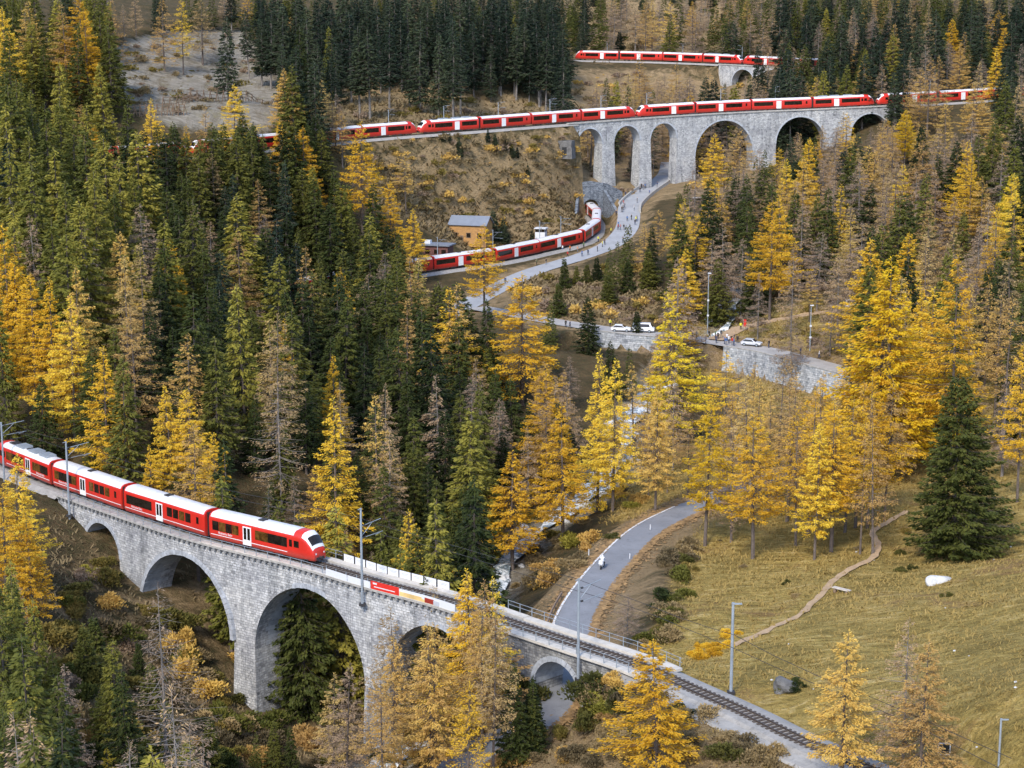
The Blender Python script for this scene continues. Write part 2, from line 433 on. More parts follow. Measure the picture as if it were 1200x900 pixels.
UPPER = catmull([W(540, 66, 23), W(640, 68, 23.4), W(680, 70, 23.7), W(760, 71.5, 24), W(830, 74, 24.4), W(910, 78, 25), W(985, 81, 25.4), W(1080, 84, 25.6)], 1.0)
ROAD = catmull([W(505, 925, 74.5), W(560, 880, 73.2), W(620, 850, 72.0), W(653, 815, 71.2), W(663, 765, 71), W(674, 722, 71), W(697, 684, 71), W(726, 650, 71.3), W(758, 621, 71.6), W(800, 599, 72), W(860, 574, 72),
    W(925, 553, 71.6), W(985, 543, 71.2), W(1060, 530, 70.6), W(1110, 500, 70)], 1.5)
MIDROAD = catmull([W(560, 360, 68.6), W(610, 369, 68.5), W(660, 378, 68.4), W(740, 389, 68.5), W(800, 394, 68.7), W(850, 402, 68.9), W(900, 410, 69.2), W(950, 423, 69.6), W(1000, 436, 70), W(1060, 447, 70)], 1.5)
SPUR = catmull([W(838, 398, 68.6), W(870, 384, 68.0), W(905, 376, 67.2), W(950, 368, 66), W(1000, 362, 65), W(1060, 357, 64), W(1130, 352, 62.5), W(1210, 346, 61)], 1.5)
LOOPROAD = catmull([W(520, 372, 69.3), W(560, 350, 68.8), W(590, 334, 68), W(625, 318, 67), W(680, 301, 65.3), W(715, 287, 63.8), W(733, 270, 62), W(737, 255, 60.3), W(738, 242, 58.6), W(752, 228, 57), W(772, 214, 55.3), W(783, 203, 54), W(786, 190, 52.5)], 1.5)
FOOT = catmull([W(858, 757, 67.6), W(900, 738, 67.8), W(935, 722, 68), W(962, 697, 68.2), W(985, 673, 68.4), W(1020, 655, 68.6), W(1030, 640, 68.7), W(1024, 622, 68.8), W(1062, 600, 69)], 1.0)
FARPATH = catmull([W(812, 232, 55.5), W(850, 230, 55.6), W(900, 231, 55.5), W(950, 232, 55.3), W(1010, 231, 55)], 1.5)
RIVER = catmull([W(866, 330, 66.2), W(858, 352, 67.4), W(856, 376, 69.0), W(820, 415, 73.8), W(770, 450, 75.0), W(738, 488, 75.8), W(733, 520, 76.4), W(712, 555, 77.1), W(675, 590, 78.0), W(610, 640, 79.6),
    W(560, 705, 81.2), W(520, 765, 81.8), W(497, 830, 82.8), W(462, 885, 84), W(405, 935, 86), W(330, 985, 88)], 1.5)

# ------------------------------------------------------------------ terrain: a thin-plate surface through surveyed points
CP_Z = [  # (pixel x, pixel y, depth)
 # right-hand meadow and wood
 (1170,860,159),(1100,760,188),(1190,700,199),(1098,680,218),(1118,650,236),(990,690,221),(880,750,203),(860,800,186),(800,700,225),
 (820,640,250),(940,640,247),(1040,600,260),(1190,600,247),(1190,520,285),(1100,540,287),(1000,520,303),(950,500,330),(850,520,322),(900,455,368),
 (1000,470,349),(1100,470,330),(1190,440,337),(1190,350,385),(1100,380,390),(950,350,408),(1060,345,420),(1000,300,460),(900,300,470),(1100,250,480),(1190,250,450),
 (1000,240,520),(1100,180,540),(1190,180,520),(1000,200,570),(900,210,570),(840,225,556),(800,235,545),(760,218,562),(715,205,572),(680,190,574),(655,165,565),
 (780,300,470),(800,350,428),(700,340,445),(740,330,452),(640,350,425),(760,420,378),(690,430,372),
 # hill between the loop and the high track
 (560,220,535),(600,190,548),(500,200,525),(560,170,540),(650,225,551),(620,250,535),(550,268,522),(470,260,497),(450,190,518),(660,240,565),(680,225,580),
 # behind the high track
 (620,105,618),(500,118,590),(420,118,582),(560,60,680),(300,125,560),(250,60,622),(150,115,535),(60,100,480),(300,20,685),(100,20,605),
 (0,200,380),(0,350,312),(0,450,286),(100,250,402),(200,300,402),(300,300,432),(400,300,462),(400,400,380),(300,400,350),(200,400,320),
 (100,400,298),(100,500,274),(200,540,264),(300,500,300),(400,500,322),(500,400,402),(550,500,335),(500,600,282),(450,650,258),(620,560,305),(640,600,285),(560,620,285),
 # gorge and foreground
 (380,760,247),(340,800,238),(300,850,226),(200,700,240),(220,800,227),(175,695,239),(100,800,200),(100,900,180),(50,650,235),(120,690,240),(150,720,232),(250,900,200),(30,750,205),
 (0,900,165),(452,868,211),(540,830,212),(500,900,200),(600,900,186),(600,820,200),(650,840,192),(750,850,180),(850,885,170),
 (600,1100,155),(1200,1100,124),(0,1100,135),(300,1100,160),(1200,950,142),(900,1000,145),
 # across the upper valley
 (760,170,640),(760,150,680),(760,112,722),(700,105,720),(865,104,738),(1000,100,690),(1000,60,742),(1190,60,680),(1190,0,745),(900,40,800),(900,0,880),
 (700,35,830),(650,0,900),(610,50,760),(450,0,800),(300,-10,745),(100,-20,680),(0,0,600),(840,170,640),(920,150,640),(1060,110,640),
 (0,-150,850),(600,-150,1100),(1200,-150,950),(300,-150,950),(900,-150,1050),
 # beyond the frame
 (-200,200,350),(-200,500,250),(-200,900,160),(1400,300,430),(1400,600,240),(1400,900,140),(1400,100,610),(-250,0,560),(1450,-100,850)]
pts = [tuple(at(*c)) for c in CP_Z]
for path, st, dz in ((TRACK, 12, 0), (LOOP, 14, -.6), (HIGH, 14, -.6), (UPPER, 20, -.6), (ROAD, 14, 0), (MIDROAD, 14, 0), (LOOPROAD, 14, 0), (SPUR, 16, 0)):
    skip = {id(TRACK): (-60, 24), id(HIGH): (16, 120), id(UPPER): (70, 95)}.get(id(path))
    for s in np.arange(0, path.L, st):
        p = path.at(s)
        if skip and skip[0] * 1.0 <= p.x <= skip[1]: continue
        pts.append((p.x, p.y, p.z + dz))
for s in np.arange(0, RIVER.L, 14):
    p = RIVER.at(s); pts.append((p.x, p.y, p.z - 0.5))
pts = np.array(pts)
keep = []
for i in range(len(pts)):        # merge near-duplicates
    if all((pts[i, 0] - pts[j, 0]) ** 2 + (pts[i, 1] - pts[j, 1]) ** 2 > 16 for j in keep): keep.append(i)
pts = pts[keep]
S = 100.0
def tps(r2):
    return np.where(r2 > 1e-12, 0.5 * r2 * np.log(np.maximum(r2, 1e-12)), 0.0)
X = pts[:, :2] / S
n = len(X)
r2 = ((X[:, None, :] - X[None, :, :]) ** 2).sum(-1)
K = tps(r2) + np.eye(n) * 0.004
Pm = np.hstack([np.ones((n, 1)), X])
A = np.block([[K, Pm], [Pm.T, np.zeros((3, 3))]])
sol = np.linalg.solve(A, np.concatenate([pts[:, 2], np.zeros(3)]))
wts, aff = sol[:n], sol[n:]

gx = np.arange(-340, 340.1, 2.0)
gy = [58.0]
while gy[-1] < 1180: gy.append(gy[-1] + max(1.6, gy[-1] * 0.0055))
gy = np.array(gy)
GX, GY = np.meshgrid(gx, gy)
flat = np.stack([GX.ravel(), GY.ravel()], 1)
Z = np.empty(len(flat))
for a in range(0, len(flat), 6000):
    q = flat[a:a + 6000] / S
    d2 = ((q[:, None, :] - X[None]) ** 2).sum(-1)
    Z[a:a + 6000] = tps(d2) @ wts + aff[0] + q @ aff[1:]
Z = np.clip(Z, 2, 260)

def vnoise(x, y, scale, seed):
    """smooth value noise on numpy arrays"""
    r = np.random.default_rng(seed); T = r.random((64, 64))
    u, v = x / scale + 1000, y / scale + 1000
    i, j = np.floor(u).astype(int), np.floor(v).astype(int)
    fu, fv = u - i, v - j
    fu = fu * fu * (3 - 2 * fu); fv = fv * fv * (3 - 2 * fv)
    a = T[i % 64, j % 64]; b = T[(i + 1) % 64, j % 64]; c = T[i % 64, (j + 1) % 64]; d = T[(i + 1) % 64, (j + 1) % 64]
    return (a * (1 - fu) + b * fu) * (1 - fv) + (c * (1 - fu) + d * fu) * fv - 0.5

def near_path(path, st=2):
    """distance to, height of and side of the nearest route sample, for every terrain vertex"""
    P = path.p[::st]
    best = np.full(len(flat), 1e9); zz = np.zeros(len(flat)); side = np.zeros(len(flat)); sv = np.zeros(len(flat))
    T = np.gradient(P[:, :2], axis=0)
    ss = path.s[::st]
    for k in range(len(P)):
        dx, dy = flat[:, 0] - P[k, 0], flat[:, 1] - P[k, 1]
        d = dx * dx + dy * dy
        m = d < best
        best[m] = d[m]; zz[m] = P[k, 2]; sv[m] = ss[k]
        side[m] = (dx[m] * T[k, 1] - dy[m] * T[k, 0])       # > 0 right of travel
    return np.sqrt(best), zz, side, sv
def sstep(x): x = np.clip(x, 0, 1); return x * x * (3 - 2 * x)
fx, fy = flat[:, 0], flat[:, 1]
rough = 2.6 * vnoise(fx, fy, 22, 1) + 1.3 * vnoise(fx, fy, 9, 2) + 0.7 * vnoise(fx, fy, 4.2, 3)
DIST = {}
for nm, p in (('track', TRACK), ('loop', LOOP), ('high', HIGH), ('upper', UPPER), ('road', ROAD), ('mid', MIDROAD), ('spur', SPUR), ('looproad', LOOPROAD), ('foot', FOOT), ('river', RIVER)):
    DIST[nm] = near_path(p)
calm = np.ones(len(flat))
for nm in DIST: calm = np.minimum(calm, sstep((DIST[nm][0] - 3) / 14))
hum = 0.55 * vnoise(fx, fy, 3.4, 5) + 0.8 * vnoise(fx, fy, 7.5, 6)
Z = Z + hum * sstep((np.minimum(DIST['track'][0], DIST['road'][0]) - 4) / 5) * (fy < 330)
Z = Z + rough * (0.12 + 0.88 * calm) * np.clip(0.45 + fy / 900, 0, 1.3)
SV = {}
def carve(nm, w, fall, dz, cond=None, right_fall=None):
    d, zz, side, sv = DIST[nm]
    f = np.full(len(flat), float(fall))
    if right_fall is not None: f[side > 0] = right_fall
    k = sstep((d - w) / f)
    if cond is not None: k = np.where(cond(sv), k, 1.0)
    global Z
    Z = Z * k + (zz + dz) * (1 - k)
# where each viaduct stands the ground is left alone
TS = lambda px: TRACK.s_px(px)
VS0, VS1 = TS(84), TS(752)
carve('river', 1.5, 7, -0.55)
carve('road', 3.6, 5, -0.12)
carve('track', 4.0, 5, -0.85, lambda s: (s < VS0 - 2) | (s > VS1 - 3))
WS0, WS1 = MIDROAD.s_px(708), MIDROAD.s_px(1012)
carve('spur', 2.0, 3, -0.12)
carve('mid', 3.6, 4, -0.12)
carve('looproad', 3.6, 4, -0.12)
d, zz, side, sv = DIST['mid']                 # the ground drops below the retaining walls
for a, b, drop in ((MIDROAD.s_px(702), MIDROAD.s_px(797), 3.2), (MIDROAD.s_px(850), MIDROAD.s_px(1022), 5.0)):
    k = ((side > 0) & (sv > a) & (sv < b) & (d > 2.6))
    low = zz - drop + np.maximum(0, d - 16) * .45
    Z = np.where(k, np.minimum(Z, low), Z)
HS0, HS1 = HIGH.s_px(672), HIGH.s_px(1052)
carve('high', 3.0, 5, -0.75, lambda s: (s < HS0 - 1) | (s > HS1 + 1))
LS1 = LOOP.s_px(690) if False else LOOP.L * 0.5
LT = None
for s in np.linspace(0, LOOP.L, 400):        # tunnel mouth: last place where the loop is in the open
    q = LOOP.at(s); 
    if q.y > 556 and LT is None: LT = s
carve('loop', 3.0, 4, -0.75, lambda s: s < LT + 1)
US0, US1 = UPPER.s_px(846), UPPER.s_px(912)
carve('upper', 3.0, 5, -0.75, lambda s: (s < US0) | (s > US1))
carve('foot', 0.5, 1.6, -0.10)
# the hill over the tunnel
d, zz, side, sv = DIST['loop']
over = (sv > LT + 2.2) & (d < 14)
Z = np.where(over, np.maximum(Z, zz + 7.5 + 0.25 * np.maximum(0, sv - LT) - 0.25 * d), Z)
ZG = Z.reshape(GX.shape)

def hgt(x, y):
    x = np.asarray(x, float); y = np.asarray(y, float)
    i = np.clip((x - gx[0]) / 2.0, 0, len(gx) - 1.001); i0 = i.astype(int); fu = i - i0
    j0 = np.clip(np.searchsorted(gy, y, 'right') - 1, 0, len(gy) - 2); fv = np.clip((y - gy[j0]) / (gy[j0 + 1] - gy[j0]), 0, 1)
    return (ZG[j0, i0] * (1 - fu) + ZG[j0, i0 + 1] * fu) * (1 - fv) + (ZG[j0 + 1, i0] * (1 - fu) + ZG[j0 + 1, i0 + 1] * fu) * fv
def H1(x, y): return float(hgt(np.array([x]), np.array([y]))[0])
ZR = np.arange(110, 1150, 0.7)
def ray(px, py):
    u, v = (px - 600) / F, (py - 450) / F
    return u * ZR, ZR * (CP - v * SP), CAMZ - ZR * (SP + v * CP)
def ground_px(px, py):
    """the ground point seen at a pixel"""
    x, y, z = ray(px, py)
    c = z - hgt(x, y)
    k = np.argmax(c <= 0) if (c <= 0).any() else len(ZR) - 1
    return Vector((x[k], y[k], H1(x[k], y[k])))

def inpoly(px, py, poly):
    c = np.zeros(len(px), bool); n = len(poly); j = n - 1
    for i in range(n):
        xi, yi = poly[i]; xj, yj = poly[j]
        hit = ((yi > py) != (yj > py)) & (px < (xj - xi) * (py - yi) / (yj - yi + 1e-9) + xi)
        c ^= hit; j = i
    return c
pxx, pyy, _ = proj(fx, fy, Z)
MEADOW = [(700,900),(760,800),(790,690),(800,640),(860,560),(1010,545),(1210,500),(1330,500),(1330,1150),(700,1150)]
MEADOW2 = [(760,400),(860,360),(1000,345),(1210,300),(1210,520),(1000,560),(800,590),(700,620),(740,560),(860,480)]
HEATH = [(395,185),(470,165),(680,150),(700,215),(700,250),(640,290),(560,300),(480,260),(440,240)]
HEATH2 = [(380,100),(520,95),(690,125),(690,142),(560,148),(380,160)]
HEATH3 = [(570,330),(640,322),(760,310),(780,360),(740,385),(640,372)]
HEATH4 = [(610,0),(860,0),(860,60),(700,75),(640,60)]
HEATH5 = [(660,80),(900,85),(900,230),(680,235)]
SLOPE = [(60,600),(160,640),(330,700),(450,800),(420,900),(60,900),(40,700)]
BANK = [(560,800),(640,790),(780,800),(960,890),(960,960),(560,960)]
SCREE = [(125,60),(175,38),(285,35),(330,100),(345,140),(300,155),(200,150),(130,110)]
cov = np.zeros((len(flat), 4), np.float32); cov[:, 3] = 1
for pl in (MEADOW,): cov[inpoly(pxx, pyy, pl), 0] = 1
cov[inpoly(pxx, pyy, MEADOW2), 0] = 0.75
for pl, k in ((HEATH, 1), (HEATH2, 1), (HEATH3, 1), (HEATH4, .9), (HEATH5, .85), (SLOPE, .45), (BANK, .8)): cov[inpoly(pxx, pyy, pl), 1] = k
cov[inpoly(pxx, pyy, SCREE), 2] = 1
for nm, r in (('road', 9), ('mid', 7), ('looproad', 7)):
    m = DIST[nm][0] < r; cov[m, 1] = np.maximum(cov[m, 1], 0.8)
m = DIST['river'][0] < 5.5; cov[m, 2] = np.maximum(cov[m, 2], 0.75)
cv = cov.reshape(GX.shape + (4,))
for _ in range(7):
    c2 = cv.copy(); c2[1:-1, 1:-1] = (cv[:-2, 1:-1] + cv[2:, 1:-1] + cv[1:-1, :-2] + cv[1:-1, 2:] + 2 * cv[1:-1, 1:-1]) / 6; cv = c2
ny, nx = GX.shape
idx = np.arange(nx * ny).reshape(ny, nx)
Q = np.stack([idx[:-1, :-1], idx[:-1, 1:], idx[1:, 1:], idx[1:, :-1]], -1).reshape(-1, 4)
tm = fast_mesh('terrain', np.stack([flat[:, 0], flat[:, 1], Z], 1), Q, [M['ground']])
ca = tm.color_attributes.new('cover', 'FLOAT_COLOR', 'POINT')
ca.data.foreach_set('color', cv.reshape(-1, 4).ravel())
tm.polygons.foreach_set('use_smooth', [True] * len(tm.polygons))
tag(obj('terrain', tm), kind='structure')

def ribbon(name, path, half, mat, dz, kind='structure', s0=0, s1=None, st=1.5, off=0.0, label=None, drape=False, wob=0.0):
    s1 = path.L if s1 is None else s1
    N = max(2, int((s1 - s0) / st)); v = []; f = []; uv = []
    for i in range(N + 1):
        s = s0 + (s1 - s0) * i / N
        for k, w in enumerate((-half, -half * .33, half * .33, half)):
            ww = w + (wob * (math.sin(s * .7 + half * 9) * .25 + math.sin(s * 1.9 + w * 3) * .2 + .25 * (rnd.random() - .5)) if abs(w) == half else 0)
            q = path.at(s, off + ww, dz)
            if drape: q.z = max(q.z, H1(q.x, q.y) + 0.06)
            v.append(q); uv.append((s, w))
        if i:
            b = 4 * i
            for k in range(3): f.append((b - 4 + k, b - 3 + k, b + 1 + k, b + k))
    o = obj(name, mesh(name, v, f, [mat], uv=uv))
    if kind: tag(o, kind=kind)
    return o
ribbon('road', ROAD, 2.45, M['asphalt'], 0.02)
ribbon('road_verge', ROAD, .35, M['verge'], 0.028, off=2.65, wob=.5, st=.5)
ribbon('road_verge', ROAD, .35, M['verge'], 0.028, off=-2.7, wob=.5, st=.5)
ribbon('road_edge_line', ROAD, 0.13, M['white_paint'], 0.045, off=-2.2, s0=ROAD.s_px(668), s1=ROAD.s_px(806))
ribbon('road', MIDROAD, 2.9, M['gravel'], 0.03, off=0.4)
ribbon('road', SPUR, 1.7, M['dirt'], 0.02, wob=.8, drape=True)
ribbon('road', LOOPROAD, 3.2, M['road_pale'], 0.03)
ribbon('footpath', FOOT, 0.42, M['dirt'], 0.0, wob=.35, st=.8, drape=True)
ribbon('footpath', FARPATH, 1.2, M['gravel'], 0.0, wob=.4, drape=True)
# torrent: a rippled sheet following the gorge
rv = []; rf = []; N = int(RIVER.L / 1.0)
for i in range(N + 1):
    s = RIVER.L * i / N
    wd = 1.5 + .6 * math.sin(s * .13) + .5 * math.sin(s * .41)
    for k in range(7):
        q = RIVER.at(s, (k / 6 - .5) * 2 * wd)
        q.z += 0.12 * math.sin(s * 1.9 + k) + 0.1 * rnd.random()
        rv.append(q)
    if i:
        b = 7 * i
        for k in range(6): rf.append((b - 7 + k, b - 6 + k, b + 1 + k, b + k))
tag(obj('torrent', mesh('torrent', rv, rf, [M['water']], smooth=True)), kind='structure')

# ------------------------------------------------------------------ railway tracks
def strip(path, s0, s1, prof, st=1.5):
    """sweep an open profile of (offset, dz) along a route"""
    N = max(2, int((s1 - s0) / st)); v = []; f = []; n = len(prof); uv = []
    for i in range(N + 1):
        s = s0 + (s1 - s0) * i / N
        acc = 0
        for k, (o, dz) in enumerate(prof):
            v.append(path.at(s, o, dz))
            if k: acc += math.hypot(o - prof[k - 1][0], dz - prof[k - 1][1])
            uv.append((s, acc))
        if i:
            b = n * i
            for k in range(n - 1): f.append((b - n + k, b - n + k + 1, b + k + 1, b + k))
    return v, f, uv
def solid_strip(name, path, s0, s1, o0, o1, z0, z1, mat, parent=None, st=1.5):
    v, f, uv = strip(path, s0, s1, [(o0, z0), (o0, z1), (o1, z1), (o1, z0), (o0, z0)], st)
    n = len(v)
    f.append((0, 1, 2, 3)); f.append((n - 2, n - 3, n - 4, n - 5))
    m = mesh(name, v, f, [mat], uv=uv)
    return obj(name, m, parent)
def track(path, s0, s1, label, sleepers=None, narrow=None):
    t = empty('railway_track', path.at((s0 + s1) / 2))
    tag(t, label, 'railway track')
    t.matrix_world = Matrix.Translation(path.at((s0 + s1) / 2))
    bpy_inv = Matrix.Translation(-path.at((s0 + s1) / 2))
    def own(o): o.parent = t; o.matrix_parent_inverse = bpy_inv; return o
    a, b = (narrow or (s1, s1))
    def ball(u, w, e):
        v, f, uv = strip(path, u, w, [(-e - .9, -.78), (-e, -.2), (-1.1, -.14), (-.45, -.2), (.45, -.2), (1.1, -.14), (e, -.2), (e + .9, -.78)])
        own(obj('ballast', mesh('ballast', v, f, [M['ballast']], uv=uv)))
    if narrow:
        if a > s0 + 2: ball(s0, a, 1.75)
        v, f, uv = strip(path, a, b, [(-1.5, -.25), (-1.1, -.16), (-.45, -.2), (.45, -.2), (1.1, -.16), (1.5, -.25)])
        own(obj('ballast', mesh('ballast', v, f, [M['ballast']], uv=uv)))
        if b < s1 - 2:
            ball(b, s1, 1.75)
            if path is TRACK:
                v, f, uv = strip(path, b - 1, s1, [(2.0, -.42), (2.9, -.60), (3.5, -.66), (4.2, -1.3)], .8)
                own(obj('gravel_shoulder', mesh('gravel_shoulder', v, f, [M['ballast_pale']], uv=uv)))
                v, f, uv = strip(path, b - 1, s1, [(-3.4, -1.1), (-2.9, -.68), (-2.0, -.42)], .8)
                own(obj('gravel_shoulder', mesh('gravel_shoulder', v, f, [M['ballast_pale']], uv=uv)))
    else: ball(s0, s1, 1.75)
    for o in (-.535, .535):
        own(solid_strip('rail', path, s0, s1, o - .05, o + .05, -.16, 0.0, M['rail']))
    if sleepers:
        mb = MB(); mb.box((0, 0, 0), (1.9, .25, .14)); me = mb.me('sleeper', M['sleeper'])
        k = 0; s = sleepers[0]
        while s < sleepers[1] and k < 296:
            p = path.at(s, 0, -.155); tg = path.tan(s)
            own(obj('sleeper', me, None, p, (0, 0, math.atan2(tg.y, tg.x) - math.pi / 2 + rnd.uniform(-.02, .02))))
            s += .64; k += 1
    return t
NOSE = TRACK.s_px(377)
track(TRACK, 0, TRACK.L, 'railway line with dark sleepers running over the near stone viaduct past the meadow', (NOSE - 6, TRACK.L), narrow=(VS0, VS1))
track(LOOP, 0, LT + 14, 'curving railway line beside the yellow house leading into the tunnel portal')
track(HIGH, 0, HIGH.L, 'railway line carried across the long arched viaduct beyond the tunnel hill', narrow=(HS0, HS1))
track(UPPER, 0, UPPER.L, 'highest railway line cut into the wooded slope above the long viaduct', narrow=(US0, US1))

# ------------------------------------------------------------------ stone viaducts
def viaduct(name, label, path, s0, s1, half, top, arches, mat, ring='stones', ground_drop=1.5, pier_batter=0.03, cat='viaduct', rim=.55):
    """arches: (sa, sb, crown z below rail, rise or None for a half circle); piers reach down to the ground"""
    root = empty(name, path.at((s0 + s1) / 2)); tag(root, label, cat)
    inv = Matrix.Translation(-path.at((s0 + s1) / 2))
    def own(o): o.parent = root; o.matrix_parent_inverse = inv; return o
    def zt(s): return path.at(s).z + top
    def gmin(a, b):
        return min(H1(*path.at(s, o).xy) for s in np.linspace(a, b, 4) for o in (-half, 0, half)) - ground_drop
    bd = []; piers = []
    spr = []
    for (sa, sb, cr, rise) in arches:
        r = (sb - sa) / 2; rise = rise or r
        zc = path.at((sa + sb) / 2).z - cr
        spr.append(zc - rise)
    def wallbase(a, b): return [(s, min(H1(*path.at(s, o).xy) for o in (-half, 0, half)) - ground_drop) for s in np.linspace(a, b, max(2, int((b - a) / 1.5)))]
    first = wallbase(s0, arches[0][0]); bd += first
    for i, (sa, sb, cr, rise) in enumerate(arches):
        r = (sb - sa) / 2; ri = rise or r; c = (sa + sb) / 2; z0 = spr[i]
        g = gmin(sa - .3, sa + .3) if i == 0 else None
        if i == 0: pass
        n = max(16, int(r * 5))
        arc = []
        for k in range(n + 1):
            t = math.pi * (1 - k / n)
            arc.append((c + r * math.cos(t), z0 + ri * math.sin(t)))
        bd += arc
        if i + 1 < len(arches):
            zn = min(spr[i], spr[i + 1])
            pa, pb = sb, arches[i + 1][0]
            bd += [(pa, zn), (pb, zn)]
            gz = gmin(pa, pb)
            if gz < zn - .2: piers.append((pa, pb, zn, gz))
        else: bd += wallbase(sb, s1)
    v = []; f = []; uv = []
    def V(s, o, z, u=None, w=None):
        q = path.at(s, o); q.z = z; v.append(q); uv.append((s if u is None else u, z if w is None else w)); return len(v) - 1
    acc = 0
    for (a, za), (b, zb) in zip(bd, bd[1:]):
        step = math.hypot(b - a, zb - za)
        if abs(b - a) > 1e-6:
            for o in (-half, half):
                q = [V(a, o, za), V(b, o, zb), V(b, o, zt(b)), V(a, o, zt(a))]
                f.append(q if o > 0 else q[::-1])
            q = [V(a, -half, zt(a), a, 0), V(a, half, zt(a), a, 2 * half), V(b, half, zt(b), b, 2 * half), V(b, -half, zt(b), b, 0)]; f.append(q)
        if step > 1e-6:
            q = [V(a, -half, za, 0, acc), V(b, -half, zb, 0, acc + step), V(b, half, zb, 2 * half, acc + step), V(a, half, za, 2 * half, acc)]; f.append(q)
        acc += step
    for s, z in (bd[0], bd[-1]):
        f.append([V(s, -half, z, 0, z), V(s, half, z, 2 * half, z), V(s, half, zt(s), 2 * half, zt(s)), V(s, -half, zt(s), 0, zt(s))])
    m = mesh('masonry', v, f, [mat], uv=uv)
    bm = bmesh.new(); bm.from_mesh(m); bmesh.ops.remove_doubles(bm, verts=bm.verts, dist=1e-4); bmesh.ops.recalc_face_normals(bm, faces=bm.faces); bm.to_mesh(m); bm.free()
    own(obj('masonry', m))
    for (a, b, z1, z0) in piers:
        h = z1 - z0; bt = pier_batter * h; e = 0.004
        pv = []; pf = []; pu = []
        ring_ = lambda z, k: [(a - k - e, -half - k - e, z), (b + k + e, -half - k - e, z), (b + k + e, half + k + e, z), (a - k - e, half + k + e, z)]
        lo, hi = ring_(z0, bt), ring_(z1 + .02, 0)
        for i in range(4):
            j = (i + 1) % 4; base = len(pv)
            u0 = 0; L_ = math.hypot(lo[j][0] - lo[i][0], lo[j][1] - lo[i][1])
            for (s, o, z), u in ((lo[i], 0), (lo[j], L_), (hi[j], L_ - bt), (hi[i], bt)):
                q = path.at(s, o); q.z = z; pv.append(q); pu.append((u + i * 7.3 + a, z))
            pf.append((base, base + 1, base + 2, base + 3))
        m = mesh('pier', pv, pf, [mat], uv=pu)
        bm = bmesh.new(); bm.from_mesh(m); bmesh.ops.remove_doubles(bm, verts=bm.verts, dist=1e-4); bmesh.ops.recalc_face_normals(bm, faces=bm.faces); bm.to_mesh(m); bm.free()
        own(obj('pier', m))
    for i, (sa, sb, cr, rise) in enumerate(arches):
        r = (sb - sa) / 2; ri = rise or r; c = (sa + sb) / 2; z0 = spr[i]
        pc = path.at(c); tg = path.tan(c); ang = math.atan2(tg.y, tg.x)
        if ring == 'stones' and abs(ri - r) < .01:
            n = int(math.pi * r / .62); da = math.pi / n
            poly = []
            for rr, t in ((r - .03, -da * .47), (r - .03, da * .47), (r + rim, da * .47), (r + rim, -da * .47)):
                poly.append((rr * math.cos(t), rr * math.sin(t)))
            mb = MB(); mb.prism(poly, -half - .07, half + .07); me = mb.me('voussoir', M['voussoir'])
            for k in range(n):
                o = obj('voussoir', me)
                jit = 1 + rnd.uniform(-.004, .004)
                o.matrix_world = Matrix.Translation((pc.x, pc.y, z0)) @ Matrix.Rotation(ang, 4, 'Z') @ Matrix.Rotation(-(k + .5) * da, 4, 'Y') @ Matrix.Diagonal((jit, 1, 1, 1))
                own(o)
        else:
            v = []; f = []; n = max(16, int(r * 4))
            for k in range(n + 1):
                t = math.pi * k / n
                for rr in (-.03, rim):
                    for o_ in (-half - .06, half + .06):
                        q = path.at(c + (r + rr) * math.cos(t), o_); q.z = z0 + (ri + rr) * math.sin(t); v.append(q)
                if k:
                    b = 4 * k
                    for p, q2 in ((0, 1), (1, 3), (3, 2), (2, 0)): f.append((b - 4 + p, b - 4 + q2, b + q2, b + p))
            own(obj('arch_ring', mesh('arch_ring', v, f, [M['voussoir']])))
    return root, own

# near viaduct: column positions on the face that looks at the camera (right-hand side of travel)
HALF = 2.15
# travel runs left to right in the picture, so the near face is on the right of travel (offset > 0)
SX = lambda px, dz=-3: TRACK.s_px(px, HALF, dz)
A0 = (SX(100), SX(139), 2.0, None)
A1 = (SX(166, -9), SX(275, -9), 2.6, None)
A2 = (SX(297, -9), SX(426, -9), 2.6, None)
A3 = (SX(456, -9), SX(562, -9), 2.6, None)
A4 = (SX(627, -4), SX(680, -4), 1.75, None)
via, vown = viaduct('stone_viaduct', 'pale grey stone viaduct carrying the nearest red train high over the gorge',
                    TRACK, VS0, A3[1] + 3.0, HALF, -.3, [A0, A1, A2, A3], M['stone'])
ug, uown = viaduct('road_underbridge', 'low darker stone bridge with one small arch over the road',
                   TRACK, A3[1] + 3.02, VS1, HALF, -.3, [A4], M['stone_dark'], cat='bridge')
VE = A3[1] + 3.0
for o in (1, -1):
    vown(solid_strip('coping', TRACK, VS0, VE, o * 1.62, o * 2.55, -.30 + .003, -.06, M['coping']))
    uown(solid_strip('walkway', TRACK, VE + .05, VS1 + 3, o * 1.62, o * 2.62, -.30 + .003, -.02, M['slab']))
vown(solid_strip('walkway', TRACK, NOSE - 18, VE, 1.60, 2.60, -.058, 0.03, M['slab']))
vown(solid_strip('walkway', TRACK, NOSE - 1, VE, -2.60, -1.60, -.058, 0.03, M['slab']))
mb = MB(); mb.box((0, 0, 0), (.34, .34, .34)); cme = mb.me('corbel', M['stone_dark'])
s = VS0 + .5
while s < VE:
    p = TRACK.at(s, HALF + .19, -.48); tg = TRACK.tan(s)
    vown(obj('corbel', cme, None, p, (0, 0, math.atan2(tg.y, tg.x)))); s += .95

